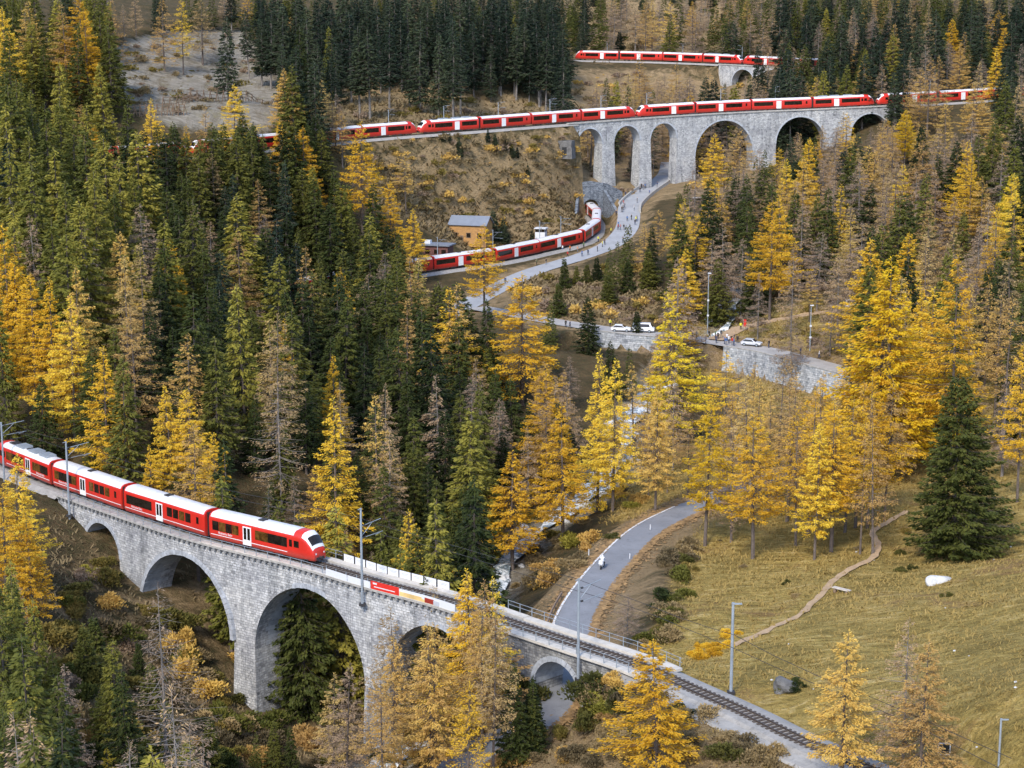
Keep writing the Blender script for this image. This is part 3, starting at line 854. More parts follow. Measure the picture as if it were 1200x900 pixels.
# far viaduct
HX = lambda px: HIGH.s_px(px, 2.0, -4)
far_arches = [(HX(677), HX(705), 2.0, None), (HX(719), HX(750), 2.0, None), (HX(762), HX(794), 2.0, None),
              (HX(815), HX(883), 2.3, None), (HX(911), HX(966), 2.3, None), (HX(999), HX(1043), 2.3, None)]
fv, fown = viaduct('stone_viaduct', 'long pale stone viaduct with three narrow and three wide arches beyond the road bend',
                   HIGH, HS0 - 3, HS1 + 2, 2.0, -.3, far_arches, M['stone'], ring='band', ground_drop=3, rim=.45)
for o in (1, -1): fown(solid_strip('coping', HIGH, HS0 - 4, HS1 + 3, o * 1.5, o * 2.35, -.297, .12, M['coping']))
uv_, uvown = viaduct('stone_viaduct', 'small stone viaduct under the highest red train on the wooded slope',
                     UPPER, US0, US1, 2.0, -.3, [(UPPER.s_px(858, 2), UPPER.s_px(884, 2), 1.6, None)], M['stone'], ring='band', ground_drop=3, rim=.45)
for o in (1, -1): uvown(solid_strip('coping', UPPER, US0, US1, o * 1.5, o * 2.3, -.297, .1, M['coping']))

# retaining walls
def wall(name, label, path, s0, s1, off, thick, top, foot, mat, cat='retaining wall'):
    root = empty(name, path.at((s0 + s1) / 2)); tag(root, label, cat)
    inv = Matrix.Translation(-path.at((s0 + s1) / 2))
    N = max(2, int((s1 - s0) / 1.5)); v = []; f = []; uv = []
    for i in range(N + 1):
        s = s0 + (s1 - s0) * i / N
        q = path.at(s, off); zt = q.z + top
        g = path.at(s, off + 1.6); zb = min(H1(g.x, g.y) - 1.0, zt - foot)
        pr = [(off, zt), (off + thick, zt), (off + thick + (zt - zb) * .12, zb)]
        for (o, z) in pr:
            p = path.at(s, o); p.z = z; v.append(p); uv.append((s, z if o != off else z + .6))
        if i:
            b = 3 * i
            for k in range(2): f.append((b - 3 + k, b - 2 + k, b + 1 + k, b + k))
    f.append((0, 1, 2)); n = len(v); f.append((n - 1, n - 2, n - 3))
    o = obj('masonry', mesh('masonry', v, f, [mat], uv=uv)); o.parent = root; o.matrix_parent_inverse = inv
    c = solid_strip('coping', path, s0, s1, off - .05, off + thick + .08, top + .003, top + .16, M['coping']); c.parent = root; c.matrix_parent_inverse = inv
    return root
M['wall_stone'] = m_stone('retaining_masonry', (0.15, 0.17, 0.19), (0.30, 0.325, 0.345), (0.46, 0.475, 0.49), .8, .42)
wall('retaining_wall', 'grey stone retaining wall below the white cars and the dark spruce', MIDROAD, MIDROAD.s_px(704), MIDROAD.s_px(795), 3.15, .5, .12, 3.0, M['wall_stone'])
wall('retaining_wall', 'tall grey stone retaining wall under the silver hatchback', MIDROAD, MIDROAD.s_px(858), MIDROAD.s_px(1012), 3.15, .5, .12, 4.6, M['wall_stone'])
LR = LOOPROAD
wall('road_parapet', 'curved pale concrete parapet on the outer side of the road bend', LR, LR.s_px(737) if False else LR.L * .60, LR.L * .93, 3.0, .35, .75, 1.6, M['slab'], cat='parapet')
wall('road_parapet', 'short pale concrete parapet between the road and the tunnel cutting', LR, LR.L * .64, LR.L * .80, -3.55, .35, .7, 1.4, M['slab'], cat='parapet')

# tunnel portal
tp = LOOP.at(LT + .8); tt = LOOP.tan(LT + .8); ta = math.atan2(tt.y, tt.x)
pr = empty('tunnel_portal', tp, ta); tag(pr, 'dark stone tunnel portal with wing walls swallowing the curved red train', 'tunnel portal')
v = []; f = []; uv = []
R_, hs = 2.35, 2.3
outer = [(-9, -1), (-9, 8.8), (-5, 9.6), (0, 10.0), (5, 9.2), (9.5, 6.8), (9.5, -1)]
arc = [(-R_, -1), (-R_, hs)] + [(-R_ * math.cos(math.pi * k / 12), hs + R_ * math.sin(math.pi * k / 12)) for k in range(1, 12)] + [(R_, hs), (R_, -1)]
cols = sorted(set([p[0] for p in outer] + [round(p[0], 4) for p in arc]))
def ytop(x):
    o = [p for p in outer if p[1] > -1]; return float(np.interp(x, [p[0] for p in o], [p[1] for p in o]))
def yarc(x):
    if abs(x) >= R_ - 1e-3: return -1
    return hs + math.sqrt(max(0, R_ * R_ - x * x))
for a, b in zip(cols, cols[1:]):
    za, zb = (yarc(a), yarc(b)) if (a + b) / 2 > -R_ and (a + b) / 2 < R_ else (-1, -1)
    if abs(a) >= R_ - 1e-3 and abs((a + b) / 2) < R_: za = hs
    if abs(b) >= R_ - 1e-3 and abs((a + b) / 2) < R_: zb = hs
    n0 = len(v)
    for (x, z) in ((a, za), (b, zb), (b, ytop(b)), (a, ytop(a))): v.append((0, -x, z)); uv.append((x, z))
    for (x, z) in ((a, za), (b, zb), (b, ytop(b)), (a, ytop(a))): v.append((1.2, -x, z)); uv.append((x, z))
    f += [(n0, n0 + 1, n0 + 2, n0 + 3), (n0 + 7, n0 + 6, n0 + 5, n0 + 4), (n0 + 3, n0 + 2, n0 + 6, n0 + 7), (n0, n0 + 4, n0 + 5, n0 + 1)]
obj('portal_face', mesh('portal_face', v, f, [M['stone_blue']], uv=uv), pr)
v = []; f = []; uv = []
for k, (x, z) in enumerate(arc):
    for d_ in (0.02, 40): v.append((d_, -x, z)); uv.append((d_, k * .6))
    if k: b = 2 * k; f.append((b - 2, b - 1, b + 1, b))
obj('tunnel_lining', mesh('tunnel_lining', v, f, [M['stone_blue']], uv=uv), pr)
def wing(name, y, length, h0, h1, side):
    v = []; f = []; uv = []
    for i in range(9):
        t = i / 8; x = -length * t; z = h0 + (h1 - h0) * t
        for yy in (y, y + side * .8):
            for zz_ in (-1.2, z): v.append((x, -(yy + side * 2.2 * t), zz_)); uv.append((x, zz_))
        if i:
            b = 4 * i
            for p, q in ((0, 1), (1, 3), (3, 2), (2, 0)): f.append((b - 4 + p, b - 4 + q, b + q, b + p))
    f.append((32, 33, 35, 34))
    obj(name, mesh(name, v, f, [M['stone_blue']], uv=uv), pr)
wing('wing_wall', 3.6, 13, 7.6, 1.2, 1)
wing('wing_wall', -3.4, 8, 8.0, 1.5, -1)
# ruined stone shelter below the far viaduct's abutment
g = ground_px(662, 186)
sh = empty('stone_shelter', g, -.3); tag(sh, 'small roofless stone block built into the slope beside the long viaduct', 'stone hut')
for k in range(5):
    mb = MB(); mb.box((0, 0, -.6 + k * 1.05), (5.4 - .15 * k + rnd.uniform(-.2, .2), 4.2 - .1 * k, 1.04)); mb.build('stone_course', M['rock_dark'], sh)
mb = MB(); mb.box((.4, -2.0, 1.2), (1.3, .5, 2.2)); mb.build('door_shade_block', M['black'], sh)  # solid black block, painted dark for the shade inside a doorway

# ------------------------------------------------------------------ red trains
SEC = [(-1.15, .42), (-1.28, .75), (-1.325, 1.3), (-1.325, 2.75), (-1.27, 3.12), (-1.08, 3.45), (-.75, 3.63), (0, 3.70),
       (.75, 3.63), (1.08, 3.45), (1.27, 3.12), (1.325, 2.75), (1.325, 1.3), (1.28, .75), (1.15, .42)]
BL = 18.35                                # body length; cars sit 19.0 m apart
def loft(secs, mat, name, closed=True, caps=True, smooth=True):
    v = []; f = []; n = len(secs[0][1])
    for i, (x, pr) in enumerate(secs):
        v += [(x, y, z) for (y, z) in pr]
        if i:
            b = n * i
            for k in range(n if closed else n - 1):
                f.append((b - n + k, b - n + (k + 1) % n, b + (k + 1) % n, b + k))
    if caps and closed:
        f.append(tuple(range(n))); f.append(tuple(reversed(range(len(v) - n, len(v)))))
    m = mesh(name, v, f, [mat])
    bm = bmesh.new(); bm.from_mesh(m); bmesh.ops.recalc_face_normals(bm, faces=bm.faces); bm.to_mesh(m); bm.free()
    if smooth: 
        m.polygons.foreach_set('use_smooth', [True] * len(m.polygons))
        m.set_sharp_from_angle(angle=math.radians(35))
    return m
def shape(kz, ky, ztop=None):
    out = []
    for (y, z) in SEC:
        zz = .42 + (z - .42) * kz
        out.append((y * ky * (1 if z < 2 else (.97 if kz < .98 else 1)), zz))
    return out
def nose_secs(sx):
    e = BL / 2
    return [(-e * sx, SEC), ((e - 2.5) * sx, SEC), ((e - 1.75) * sx, shape(.985, .985)), ((e - 1.05) * sx, shape(.86, .955)),
            ((e - .5) * sx, shape(.66, .90)), ((e - .1) * sx, shape(.46, .82)), ((e + .12) * sx, shape(.30, .72))]
G = {}
G['mid_body'] = loft([(-BL / 2, SEC), (BL / 2, SEC)], M['red'], 'car_body')
G['end_body'] = loft(nose_secs(1), M['red'], 'car_body')
TOP = [(y * 1.012, z + .018) for (y, z) in SEC if z > 3.0]
G['mid_roof'] = loft([(-BL / 2 + .25, TOP), (BL / 2 - .25, TOP)], M['roof_white'], 'roof', closed=False)
G['end_roof'] = loft([(-BL / 2 + .25, TOP), (BL / 2 - 3.1, TOP)], M['roof_white'], 'roof', closed=False)
# white front mask and dark windscreen follow the sloping nose
e = BL / 2
def nose_patch(idx, rows, name, mat, lift):
    v = []; f = []; n = len(idx)
    for i, r in enumerate(rows):
        x, pr = r
        for k in idx: y, z = pr[k]; v.append((x + lift, y * (1 + lift * .4), z + lift))
        if i:
            b = n * i
            for k in range(n - 1): f.append((b - n + k, b - n + k + 1, b + k + 1, b + k))
    return mesh(name, v, f, [mat], smooth=True)
ns = nose_secs(1)
G['mask'] = nose_patch([4, 5, 6, 7, 8, 9, 10], ns[2:6], 'front_mask', M['white_paint'], .02)
def lerp_sec(a, b, t): return (a[0] + (b[0] - a[0]) * t, [(p[0] + (q[0] - p[0]) * t, p[1] + (q[1] - p[1]) * t) for p, q in zip(a[1], b[1])])
G['screen'] = nose_patch([5, 6, 7, 8, 9], [lerp_sec(ns[3], ns[4], .05), lerp_sec(ns[3], ns[4], .5), ns[4], lerp_sec(ns[4], ns[5], .45)], 'windscreen', M['glass'], .045)
mb = MB(); mb.box((0, 0, .40), (BL - 1.0, 2.1, .5)); G['under'] = None
def bogies(x0s, length):
    mb = MB()
    mb.box((0, 0, .62), (length, 2.3, .38))
    for x in x0s:
        mb.box((x, 0, .36), (2.5, 2.2, .22))
        for dx in (-.9, .9):
            mb.tube((x + dx, -.62, .36), (x + dx, -.48, .36), .36, n=14); mb.tube((x + dx, .48, .36), (x + dx, .62, .36), .36, n=14)
            mb.tube((x + dx, -.5, .36), (x + dx, .5, .36), .08, n=6)
    for x in (-3.2, -1, 1.6, 3.4): mb.box((x, 0, .42), (1.3, 2.35, .4))
    return mb.me('underframe', M['dark_metal'])
G['under'] = bogies((-6.3, 6.3), BL - 1.6)
def pane(w, h, mat, name='window'):
    mb = MB(); mb.box((0, 0, 0), (w, .05, h)); return mb.me(name, mat)
G['pane'] = pane(1.16, 1.16, M['glass']); G['pane_warm'] = pane(1.16, 1.16, M['glass_warm']); G['small'] = pane(.5, .85, M['glass'])
G['cab'] = pane(.85, .8, M['glass'])
mb = MB(); mb.box((0, 0, 0), (1.5, .06, 2.28)); G['door'] = mb.me('door', M['white_paint'])
G['door_glass'] = pane(.48, 1.45, M['glass'], 'door_pane')
mb = MB(); mb.box((0, 0, 0), (BL - .5, .04, .07)); G['line'] = mb.me('stripe', M['white_paint'])
mb = MB(); mb.box((0, 0, 0), (BL - 4.5, .04, .07), None); G['line_end'] = mb.me('stripe', M['white_paint'])
mb = MB(); mb.box((0, 0, 2.0), (.8, 2.0, 2.8)); G['gang'] = mb.me('gangway', M['black'])
def roofbox(l, w, h, mat): 
    mb = MB(); mb.box((0, 0, 3.66 + h / 2), (l, w, h)); return mb.me('roof_unit', mat)
G['ac'] = roofbox(.9, .9, .16, M['dark_metal'])
G['gear'] = roofbox(2.4, 1.5, .30, M['steel'])
mb = MB()
for sy in (-.5, .5):
    mb.tube((-1.0, sy, 3.75), (.2, sy * .8, 4.15), .035, n=5); mb.tube((.2, sy * .8, 4.15), (-.9, sy * .7, 4.45), .03, n=5)
for x in (-.9, -.6): mb.tube((x, -.8, 4.47), (x, .8, 4.47), .04, n=5)
mb.box((-.6, 0, 3.78), (1.6, 1.2, .12))
G['panto'] = mb.me('pantograph', M['dark_metal'])
mb = MB(); mb.tube((0, 0, 0), (.06, 0, 0), .11, n=10); G['lamp'] = mb.me('headlight', M['white_paint'])
mb = MB(); mb.box((BL / 2 + .02, 0, .62), (.3, 1.3, .32)); mb.tube((BL / 2 + .1, 0, .75), (BL / 2 + .5, 0, .75), .14, n=8); G['coupler'] = mb.me('coupler', M['dark_metal'])
tc = bpy.data.curves.new('lettering', 'FONT'); tc.body = 'Rhätische Bahn'; tc.size = .42; tc.extrude = .004; tc.align_x = 'CENTER'
to = bpy.data.objects.new('lettering', tc); C.objects.link(to)
bpy.context.view_layer.update()
G['text'] = bpy.data.meshes.new_from_object(to.evaluated_get(bpy.context.evaluated_depsgraph_get()))
G['text'].materials.clear(); G['text'].materials.append(M['white_paint'])
bpy.data.objects.remove(to)
def band(a, b):
    mb = MB(); mb.box((0, 0, 0), ((b - a), .05, 1.16)); return mb.me('window_band', M['glass'])
BANDS = {}; PITCH_ = [19.0]
def car(unit, path, s, kind, flip, detail, warm=.3, roofgear=None):
    """one coach of a train unit; kind 'mid' or 'end' (with the sloping nose towards +x, flip turns it round)"""
    a = path.at(s - 6.3); b = path.at(s + 6.3)
    p = (a + b) / 2; d = b - a
    rz = math.atan2(d.y, d.x); ry = -math.atan2(d.z, math.hypot(d.x, d.y))
    if flip: rz += math.pi; ry = -ry
    c = obj('car', G[kind + '_body'], unit)
    c.matrix_parent_inverse = Matrix.Translation(-Vector(unit.location))
    c.location = p; c.rotation_euler = (0, ry, rz); c.scale = (PITCH_[0] / 19.0, 1, 1)
    def sub(nm, me, loc=(0, 0, 0), rot=(0, 0, 0)):
        return obj(nm, me, c, loc, rot)
    sub('roof', G[kind + '_roof']); sub('underframe', G['under'])
    if kind == 'mid': sets = [(-8.6, -2.7, 5), (.7, 6.2, 4)]; door = -.95; smalls = [7.6]
    else: sets = [(-8.6, -3.7, 4), (-.7, 4.9, 5)]; door = -2.2; smalls = []
    for sd in (-1, 1):
        y = sd * 1.327
        for (x0, x1, n) in sets:
            if detail == 2:
                w = (x1 - x0) / n
                for k in range(n):
                    me = G['pane_warm'] if rnd.random() < warm else G['pane']
                    sub('window', me, (x0 + (k + .5) * w, y, 2.12))
            else:
                key = (x0, x1)
                if key not in BANDS: BANDS[key] = band(x0, x1 - .1)
                sub('window_band', BANDS[key], ((x0 + x1) / 2, y, 2.12))
        for x in smalls: sub('window', G['small'], (x, y, 2.15))
        dr = sub('door', G['door'], (door, y, 1.72))
        if detail == 2:
            for dx in (-.33, .33): sub('door_pane', G['door_glass'], (door + dx, y + sd * .015, 1.98))
            sub('stripe', G['line'] if kind == 'mid' else G['line_end'], (0 if kind == 'mid' else -2.0, sd * 1.303, .97))
            sub('lettering', G['text'], (sets[0][0] + 2.4, sd * 1.345, 1.18), (math.pi / 2, 0, 0 if sd < 0 else math.pi))
        if kind == 'end':
            sub('cab_window', G['cab'], (6.55, y - sd * .005, 2.15)); sub('cab_window', G['small'], (5.55, y, 2.15))
    if kind == 'end':
        sub('front_mask', G['mask']); sub('windscreen', G['screen']); sub('coupler', G['coupler'])
        for y in (-.72, .72): sub('headlight', G['lamp'], (e + .08, y * .95, 1.25))
        sub('gangway', G['gang'], (-BL / 2 - .3, 0, 0))
    else:
        sub('gangway', G['gang'], (-BL / 2 - .3, 0, 0))
    sub('roof_unit', G['ac'], (-.6, 0, 0))
    if roofgear:
        for x in (-6, -2.6, 1.5): sub('roof_unit', G['gear'], (x, 0, 0))
        sub('pantograph', G['panto'], (5, 0, 0))
    return c
def unit(path, s_front, cars, label, detail=1, group='red trains on the mountain line', dirn=-1, pitch=19.0, warm=.35):
    """cars laid from s_front in direction dirn along the route"""
    PITCH_[0] = pitch
    mid = path.at(s_front + dirn * pitch * len(cars) / 2)
    t = empty('train', mid); tag(t, label, 'train', group)
    for i, (k, gear) in enumerate(cars):
        s = s_front + dirn * (pitch * (i + .5))
        if k == 'head': car(t, path, s, 'end', dirn > 0, detail, warm, gear)
        elif k == 'tail': car(t, path, s, 'end', dirn < 0, detail, warm, gear)
        else: car(t, path, s, 'mid', False, detail, warm, gear)
    return t
FULL = [('head', 0), ('mid', 0), ('mid', 0), ('tail', 1)]
unit(TRACK, NOSE, FULL, 'nearest red train with white roof and doors crossing the near stone viaduct', 2, pitch=17.7)
# trains on the long viaduct: unit ends measured along the route
hs_ = HIGH.s_px(744, 0, 1); h3 = HIGH.s_px(1025.5, 0, 1); h0 = HIGH.s_px(489, 0, 1)
unit(HIGH, hs_ - .3, FULL, 'red train on the hillside track, its nose at the first arches of the long viaduct', pitch=(hs_ - h0 - .6) / 4)
unit(HIGH, hs_ + .3, FULL, 'red train standing on the middle arches of the long viaduct', dirn=1, pitch=(h3 - hs_ - .6) / 4)
unit(HIGH, h3 + .3, FULL, 'red train leaving the right end of the long viaduct into the larches', dirn=1, pitch=20.2)
unit(HIGH, h0 - .3, FULL, 'red train behind the tall golden larch left of the grassy tunnel hill')
unit(HIGH, h0 - 77.5, FULL, 'red train almost hidden among spruces below the pale scree slope')
unit(HIGH, h0 - 154.5, [('head', 0), ('mid', 0)], 'red train end glimpsed between the sun-tinted spruces on the left slope')
# the loop
l0 = LT + 9
unit(LOOP, l0 + .2, [('mid', 0)] * 9, 'red train curving out of the tunnel beside the road, the crowd and the yellow house', detail=1, pitch=19.6)
# the highest line
u0 = UPPER.s_px(675, 0, 1)
unit(UPPER, u0, FULL, 'red train with its nose by the dark spruces on the highest track', dirn=1, pitch=18.2)
unit(UPPER, u0 + 73.6, FULL[:2], 'red train on the small viaduct of the highest track', dirn=1, pitch=17.4)

# ------------------------------------------------------------------ trees
def conifer(name, seed, Hn, R, clear, lev, nb, sl, sw, dens, droop, lift, shape_pow=.85, trunk_r=.22, bare=0.0, limb_r=.035, gap=.08, hang=.5, trunk_mat='bark', fan=.0, jz=.3):
    """returns (trunk mesh, crown mesh). Crown: whorls of drooping branches set with small needle sprays."""
    r = np.random.default_rng(seed)
    lean = r.normal(0, .008, 2)
    Vt = []; Ft = []
    def ringed(pts, rads, n):
        base = len(Vt)
        for p, q in zip(pts, rads):
            for i in range(n):
                t = 2 * math.pi * i / n
                Vt.append((p[0] + q * math.cos(t), p[1] + q * math.sin(t), p[2]))
        for k in range(len(pts) - 1):
            for i in range(n):
                j = (i + 1) % n
                Ft.append((base + k * n + i, base + k * n + j, base + (k + 1) * n + j, base + (k + 1) * n + i))
    def axis(z): 
        w = .12 * math.sin(z * .31 + seed)
        return np.array([lean[0] * z + w * .3, lean[1] * z + w * .2, z])
    zs = np.concatenate([[-1.2, 0, .4], np.linspace(1.5, Hn, 10)])
    ringed([axis(z) for z in zs], [trunk_r * (1.5 if z < 0 else 1.3 if z < .2 else 1) * max(.06, (1 - z / Hn) ** .85) for z in zs], 7)
    P = []; D = []; N_ = []; LW = []
    z = clear * Hn
    side = r.random() * 6.28
    lob = [(r.random() * 6.28, .75 + .4 * r.random()) for _ in range(4)]
    while z < Hn - .3:
        t = (z - clear * Hn) / (Hn * (1 - clear))
        prof = (1 - t) ** shape_pow * (0.55 + .45 * min(1, t / .16)) * R
        k0 = r.random() * 6.28
        nbr = max(3, int(nb * (1 - .35 * t) + r.random()))
        lvl = .82 + .36 * r.random()
        for b in range(nbr):
            if r.random() < gap: continue
            an = k0 + 6.283 * b / nbr + r.normal(0, .25)
            asym = 1 + .18 * math.cos(an - side)
            L = max(.35, prof * lvl * asym * (.72 + .45 * r.random()))
            zz = z + r.normal(0, lev * jz); dr_ = droop + r.normal(0, .07 + .08 * (jz > .9))
            o = axis(min(zz, Hn - .2))
            m = max(2, int(L / .5) + 1)
            u = np.linspace(0, 1, m + 1)
            dz = -dr_ * L * u ** 1.0 + lift * L * u ** 2.4 + (0.35 * L * u if t > .8 else 0)
            pts = np.stack([o[0] + math.cos(an) * L * u, o[1] + math.sin(an) * L * u, o[2] + dz], 1)
            if limb_r > 0 and L > .7:
                lr = limb_r * (.5 + .5 * L / R)
                base = len(Vt)
                for p, q in ((pts[0], lr), (pts[m // 2], lr * .7), (pts[-1], lr * .25)):
                    for i in range(3):
                        a2 = 2.094 * i
                        Vt.append((p[0] - math.sin(an) * q * math.cos(a2), p[1] + math.cos(an) * q * math.cos(a2), p[2] + q * math.sin(a2)))
                for k in range(2):
                    for i in range(3):
                        j = (i + 1) % 3
                        Ft.append((base + k * 3 + i, base + k * 3 + j, base + (k + 1) * 3 + j, base + (k + 1) * 3 + i))
            if r.random() < bare: continue
            ns = max(3, int(L * dens))
            q = np.sqrt(r.random(ns) * .97 + .03)
            p = np.stack([np.interp(q, u, pts[:, k]) for k in range(3)], 1) + r.normal(0, .05, (ns, 3))
            lat = r.uniform(-1, 1, ns) * fan * L * np.sqrt(q) * (1.15 - q); p[:, 0] -= math.sin(an) * lat; p[:, 1] += math.cos(an) * lat; p[:, 2] -= np.abs(lat) * .25 + (np.abs(r.normal(0, .14 + .3 * max(0, jz - .5), ns)) if fan else 0)
            yaw = an + r.choice((-1, 1), ns) * (.25 + .75 * r.random(ns)) * (1 - .45 * q)
            ln = sl * (.6 + .7 * r.random(ns)) * (1.15 - .5 * q)
            pit = -hang * (r.random(ns) * .9) - .12 + lift * .8
            d = np.stack([np.cos(yaw) * np.cos(pit), np.sin(yaw) * np.cos(pit), np.sin(pit)], 1) * ln[:, None]
            P.append(p); D.append(d); LW.append(sw * (.7 + .6 * r.random(ns)))
        z += lev * (.8 + .4 * r.random()) * (1 - .3 * t)
    # leader
    for k in range(10):
        zz = Hn - .12 * k; a = r.random() * 6.28
        P.append((axis(zz) + np.array([0, 0, .1]))[None]); D.append((np.array([math.cos(a) * .25, math.sin(a) * .25, .22]) * (1 + .12 * k))[None]); LW.append(np.array([sw * .8]))
    P = np.concatenate(P); D = np.concatenate(D); LW = np.concatenate(LW)
    up = np.array([0, 0, 1.0]) + r.normal(0, .45 + .5 * max(0, jz - .5), P.shape)
    S_ = np.cross(D, up); S_ /= np.linalg.norm(S_, axis=1)[:, None] + 1e-9
    a = P; b = P + D * .45 + S_ * LW[:, None] * .5; c = P + D; d = P + D * .45 - S_ * LW[:, None] * .5
    V = np.stack([a, b, c, d], 1).reshape(-1, 3)
    Q = np.arange(len(V)).reshape(-1, 4)
    crown = fast_mesh(name + '_crown', V, Q, [M['spruce']])
    trunk = mesh(name + '_trunk', Vt, Ft, [M[trunk_mat]])
    return trunk, crown, Hn
KIND = {}
#                                 H   R   clear lev nb  sl   sw  dens droop lift
KIND['S'] = [conifer('spruce', 100 + i, 24, rr, cl, .48, 7, .78, .27, 11.0, .32, .14, .85, .26, gap=.05, hang=.9, fan=.26, jz=.65) for i, (rr, cl) in enumerate(((4.0, .05), (4.6, .04), (3.4, .10), (5.0, .03), (3.7, .16), (4.3, .08)))]
KIND['T'] = [conifer('tall_spruce', 130 + i, 27, rr, cl, .52, 7, .85, .32, 9.0, .34, .12, .75, .27, gap=.07, hang=.9, trunk_mat='bark_grey', fan=.2, jz=.5) for i, (rr, cl) in enumerate(((3.3, .20), (2.9, .28), (3.8, .13), (3.5, .35)))]
KIND['Y'] = [conifer('young_spruce', 150 + i, 8, 2.1, .02, .30, 9, .5, .2, 20.0, .2, .15, .9, .12, gap=.03, hang=.6, fan=.2) for i in range(2)]
KIND['L'] = [conifer('larch', 200 + i, 23, rr, cl, .50, 6, .44, .14, 21.0, .12, .13, pw, .24, gap=.13, hang=.7, fan=.30, jz=.8) for i, (rr, cl, pw) in enumerate(((5.2, .16, .85), (5.9, .10, .95), (4.6, .22, .78), (6.0, .14, .90), (5.3, .07, 1.0), (4.5, .30, .75), (4.9, .20, .95)))]
KIND['A'] = [conifer('thin_larch', 230 + i, 22, rr, cl, .58, 6, .42, .125, 15.0, .13, .13, pw, .22, gap=.17, hang=.7, bare=.08, fan=.30, jz=.8) for i, (rr, cl, pw) in enumerate(((4.7, .22, .85), (4.2, .30, .78), (5.2, .14, .95), (4.0, .18, .85), (4.6, .38, .75), (4.4, .26, 1.0)))]
KIND['B'] = [conifer('brown_larch', 260 + i, 20, rr, cl, .54, 6, .42, .12, 15.0, .16, .11, pw, .20, gap=.16, hang=.9, bare=.12, limb_r=.045, trunk_mat='bark_grey', fan=.30, jz=.8) for i, (rr, cl, pw) in enumerate(((4.3, .12, .85), (4.9, .08, .95), (3.8, .18, .8), (4.4, .28, .75), (4.0, .15, 1.0)))]
KIND['D'] = [conifer('bare_larch', 280 + i, 22, 5.0, .22, .6, 6, .42, .085, 9.0, .20, .14, .8, .2, gap=.14, hang=.8, bare=.3, limb_r=.05, trunk_mat='bark_grey', fan=.3, jz=1.0) for i in range(2)]
KIND['O'] = [conifer('broad_spruce', 300, 25, 7.6, .015, .40, 10, .8, .26, 12.0, .26, .2, .72, .34, gap=.03, hang=.7, fan=.22, jz=.5)]
TREES = []          # (kind, variant, base, height, label key)

ROUTES = [(TRACK, 2.9), (LOOP, 3.0), (HIGH, 2.9), (UPPER, 2.6), (ROAD, 3.2), (MIDROAD, 3.6), (LOOPROAD, 3.6), (RIVER, 1.2)]
def blocked(x, y):
    for p, w in ROUTES:
        if np.min((p.p[:, 0] - x) ** 2 + (p.p[:, 1] - y) ** 2) < w * w: return True
    return False
def place(px, ytop, h):
    """the spot where a tree of height h has its top at the given pixel"""
    x, y, z = ray(px, ytop)
    c = z - hgt(x, y)
    ok = c <= h
    if not ok.any(): return None
    k = int(np.argmax(ok))
    for dk in (0, 4, -4, 8, -8, 12, -12, 16, -16, 20, -20):
        j = k + dk
        if 0 <= j < len(ZR) and 2 < c[j] < h * 1.5 and not blocked(x[j], y[j]):
            return Vector((x[j], y[j], z[j] - c[j])), c[j]
    return None
def stand(px, ybase, ytop):
    g = ground_px(px, ybase)
    d = proj(g.x, g.y, g.z)[2]
    t = at(px, ytop, d)
    return g, max(3.0, t.z - g.z)
def add(kind, px, ytop, h=None, base=None, var=None, mat=None, wide=1.0):
    if base is not None:
        g, hh = stand(px, base, ytop)
        if blocked(g.x, g.y): 
            g = g + Vector((1.5, -2.5, 0)); g.z = H1(g.x, g.y)
    else:
        r = place(px, ytop, h)
        if r is None: return
        g, hh = r
    TREES.append([kind, var, g, hh, mat, wide])
DEF = dict(S=23, T=26, Y=8, L=23, A=22, B=19, D=22, O=25)
MATS = dict(S='spruce', T='spruce', Y='spruce', L='gold', A='amber', B='brown', D='brown', O='spruce')
def many(kind, spec, mat=None, h=None, wide=1.0):
    for t in spec:
        x, y = t[0], t[1]
        hh = (t[2] if len(t) > 2 else (h or DEF[kind])) * (1 if len(t) > 2 else rnd.uniform(.9, 1.08))
        add(kind, x, y, hh, mat=mat, wide=wide)
def based(kind, spec, mat=None, wide=1.0, var=None):
    for (x, yt, yb) in spec: add(kind, x, yt, base=yb, mat=mat, wide=wide, var=var)

# --- trees picked out one by one: (column, top, foot) or (column, top[, height])
based('O', [(1118, 430, 652)])
based('L', [(770, 735, 925), (612, 316, 475), (600, 521, 668), (660, 466, 640), (1026, 312, 560), (1085, 330, 540)], wide=1.3, mat='gold')
based('L', [(963, 436, 618), (882, 474, 655), (1112, 292, 560), (1016, 432, 620), (835, 155, 243), (902, 232, 376), (425, 141, 285)], var=5, mat='gold')
based('L', [(985, 722, 925), (1048, 724, 925)], wide=1.2, var=2, mat='amber')
based('L', [(1040, 292, 562), (1075, 305, 566)], wide=1.15, mat='lemon', var=1)
based('A', [(910, 410, 585), (848, 405, 560), (990, 455, 625), (940, 470, 610), (1150, 425, 590)], var=4)
based('L', [(1192, 395, 590), (1170, 405, 600), (700, 402, 600), (718, 412, 600), (768, 440, 600)], wide=.85)
based('B', [(735, 690, 760), (1030, 700, 905)])
based('D', [(197, 668, 935), (330, 432, 600), (316, 560, 700)])
based('L', [(20, 524, 690), (8, 560, 720), (40, 590, 730), (395, 456, 665), (400, 620, 720), (552, 652, 860)])
based('A', [(575, 665, 850), (490, 700, 905), (530, 778, 935), (548, 690, 870)], var=0)
based('A', [(405, 765, 935), (450, 770, 955), (470, 700, 900), (390, 780, 930), (520, 648, 780), (500, 690, 880), (130, 868, 985), (560, 690, 900)])
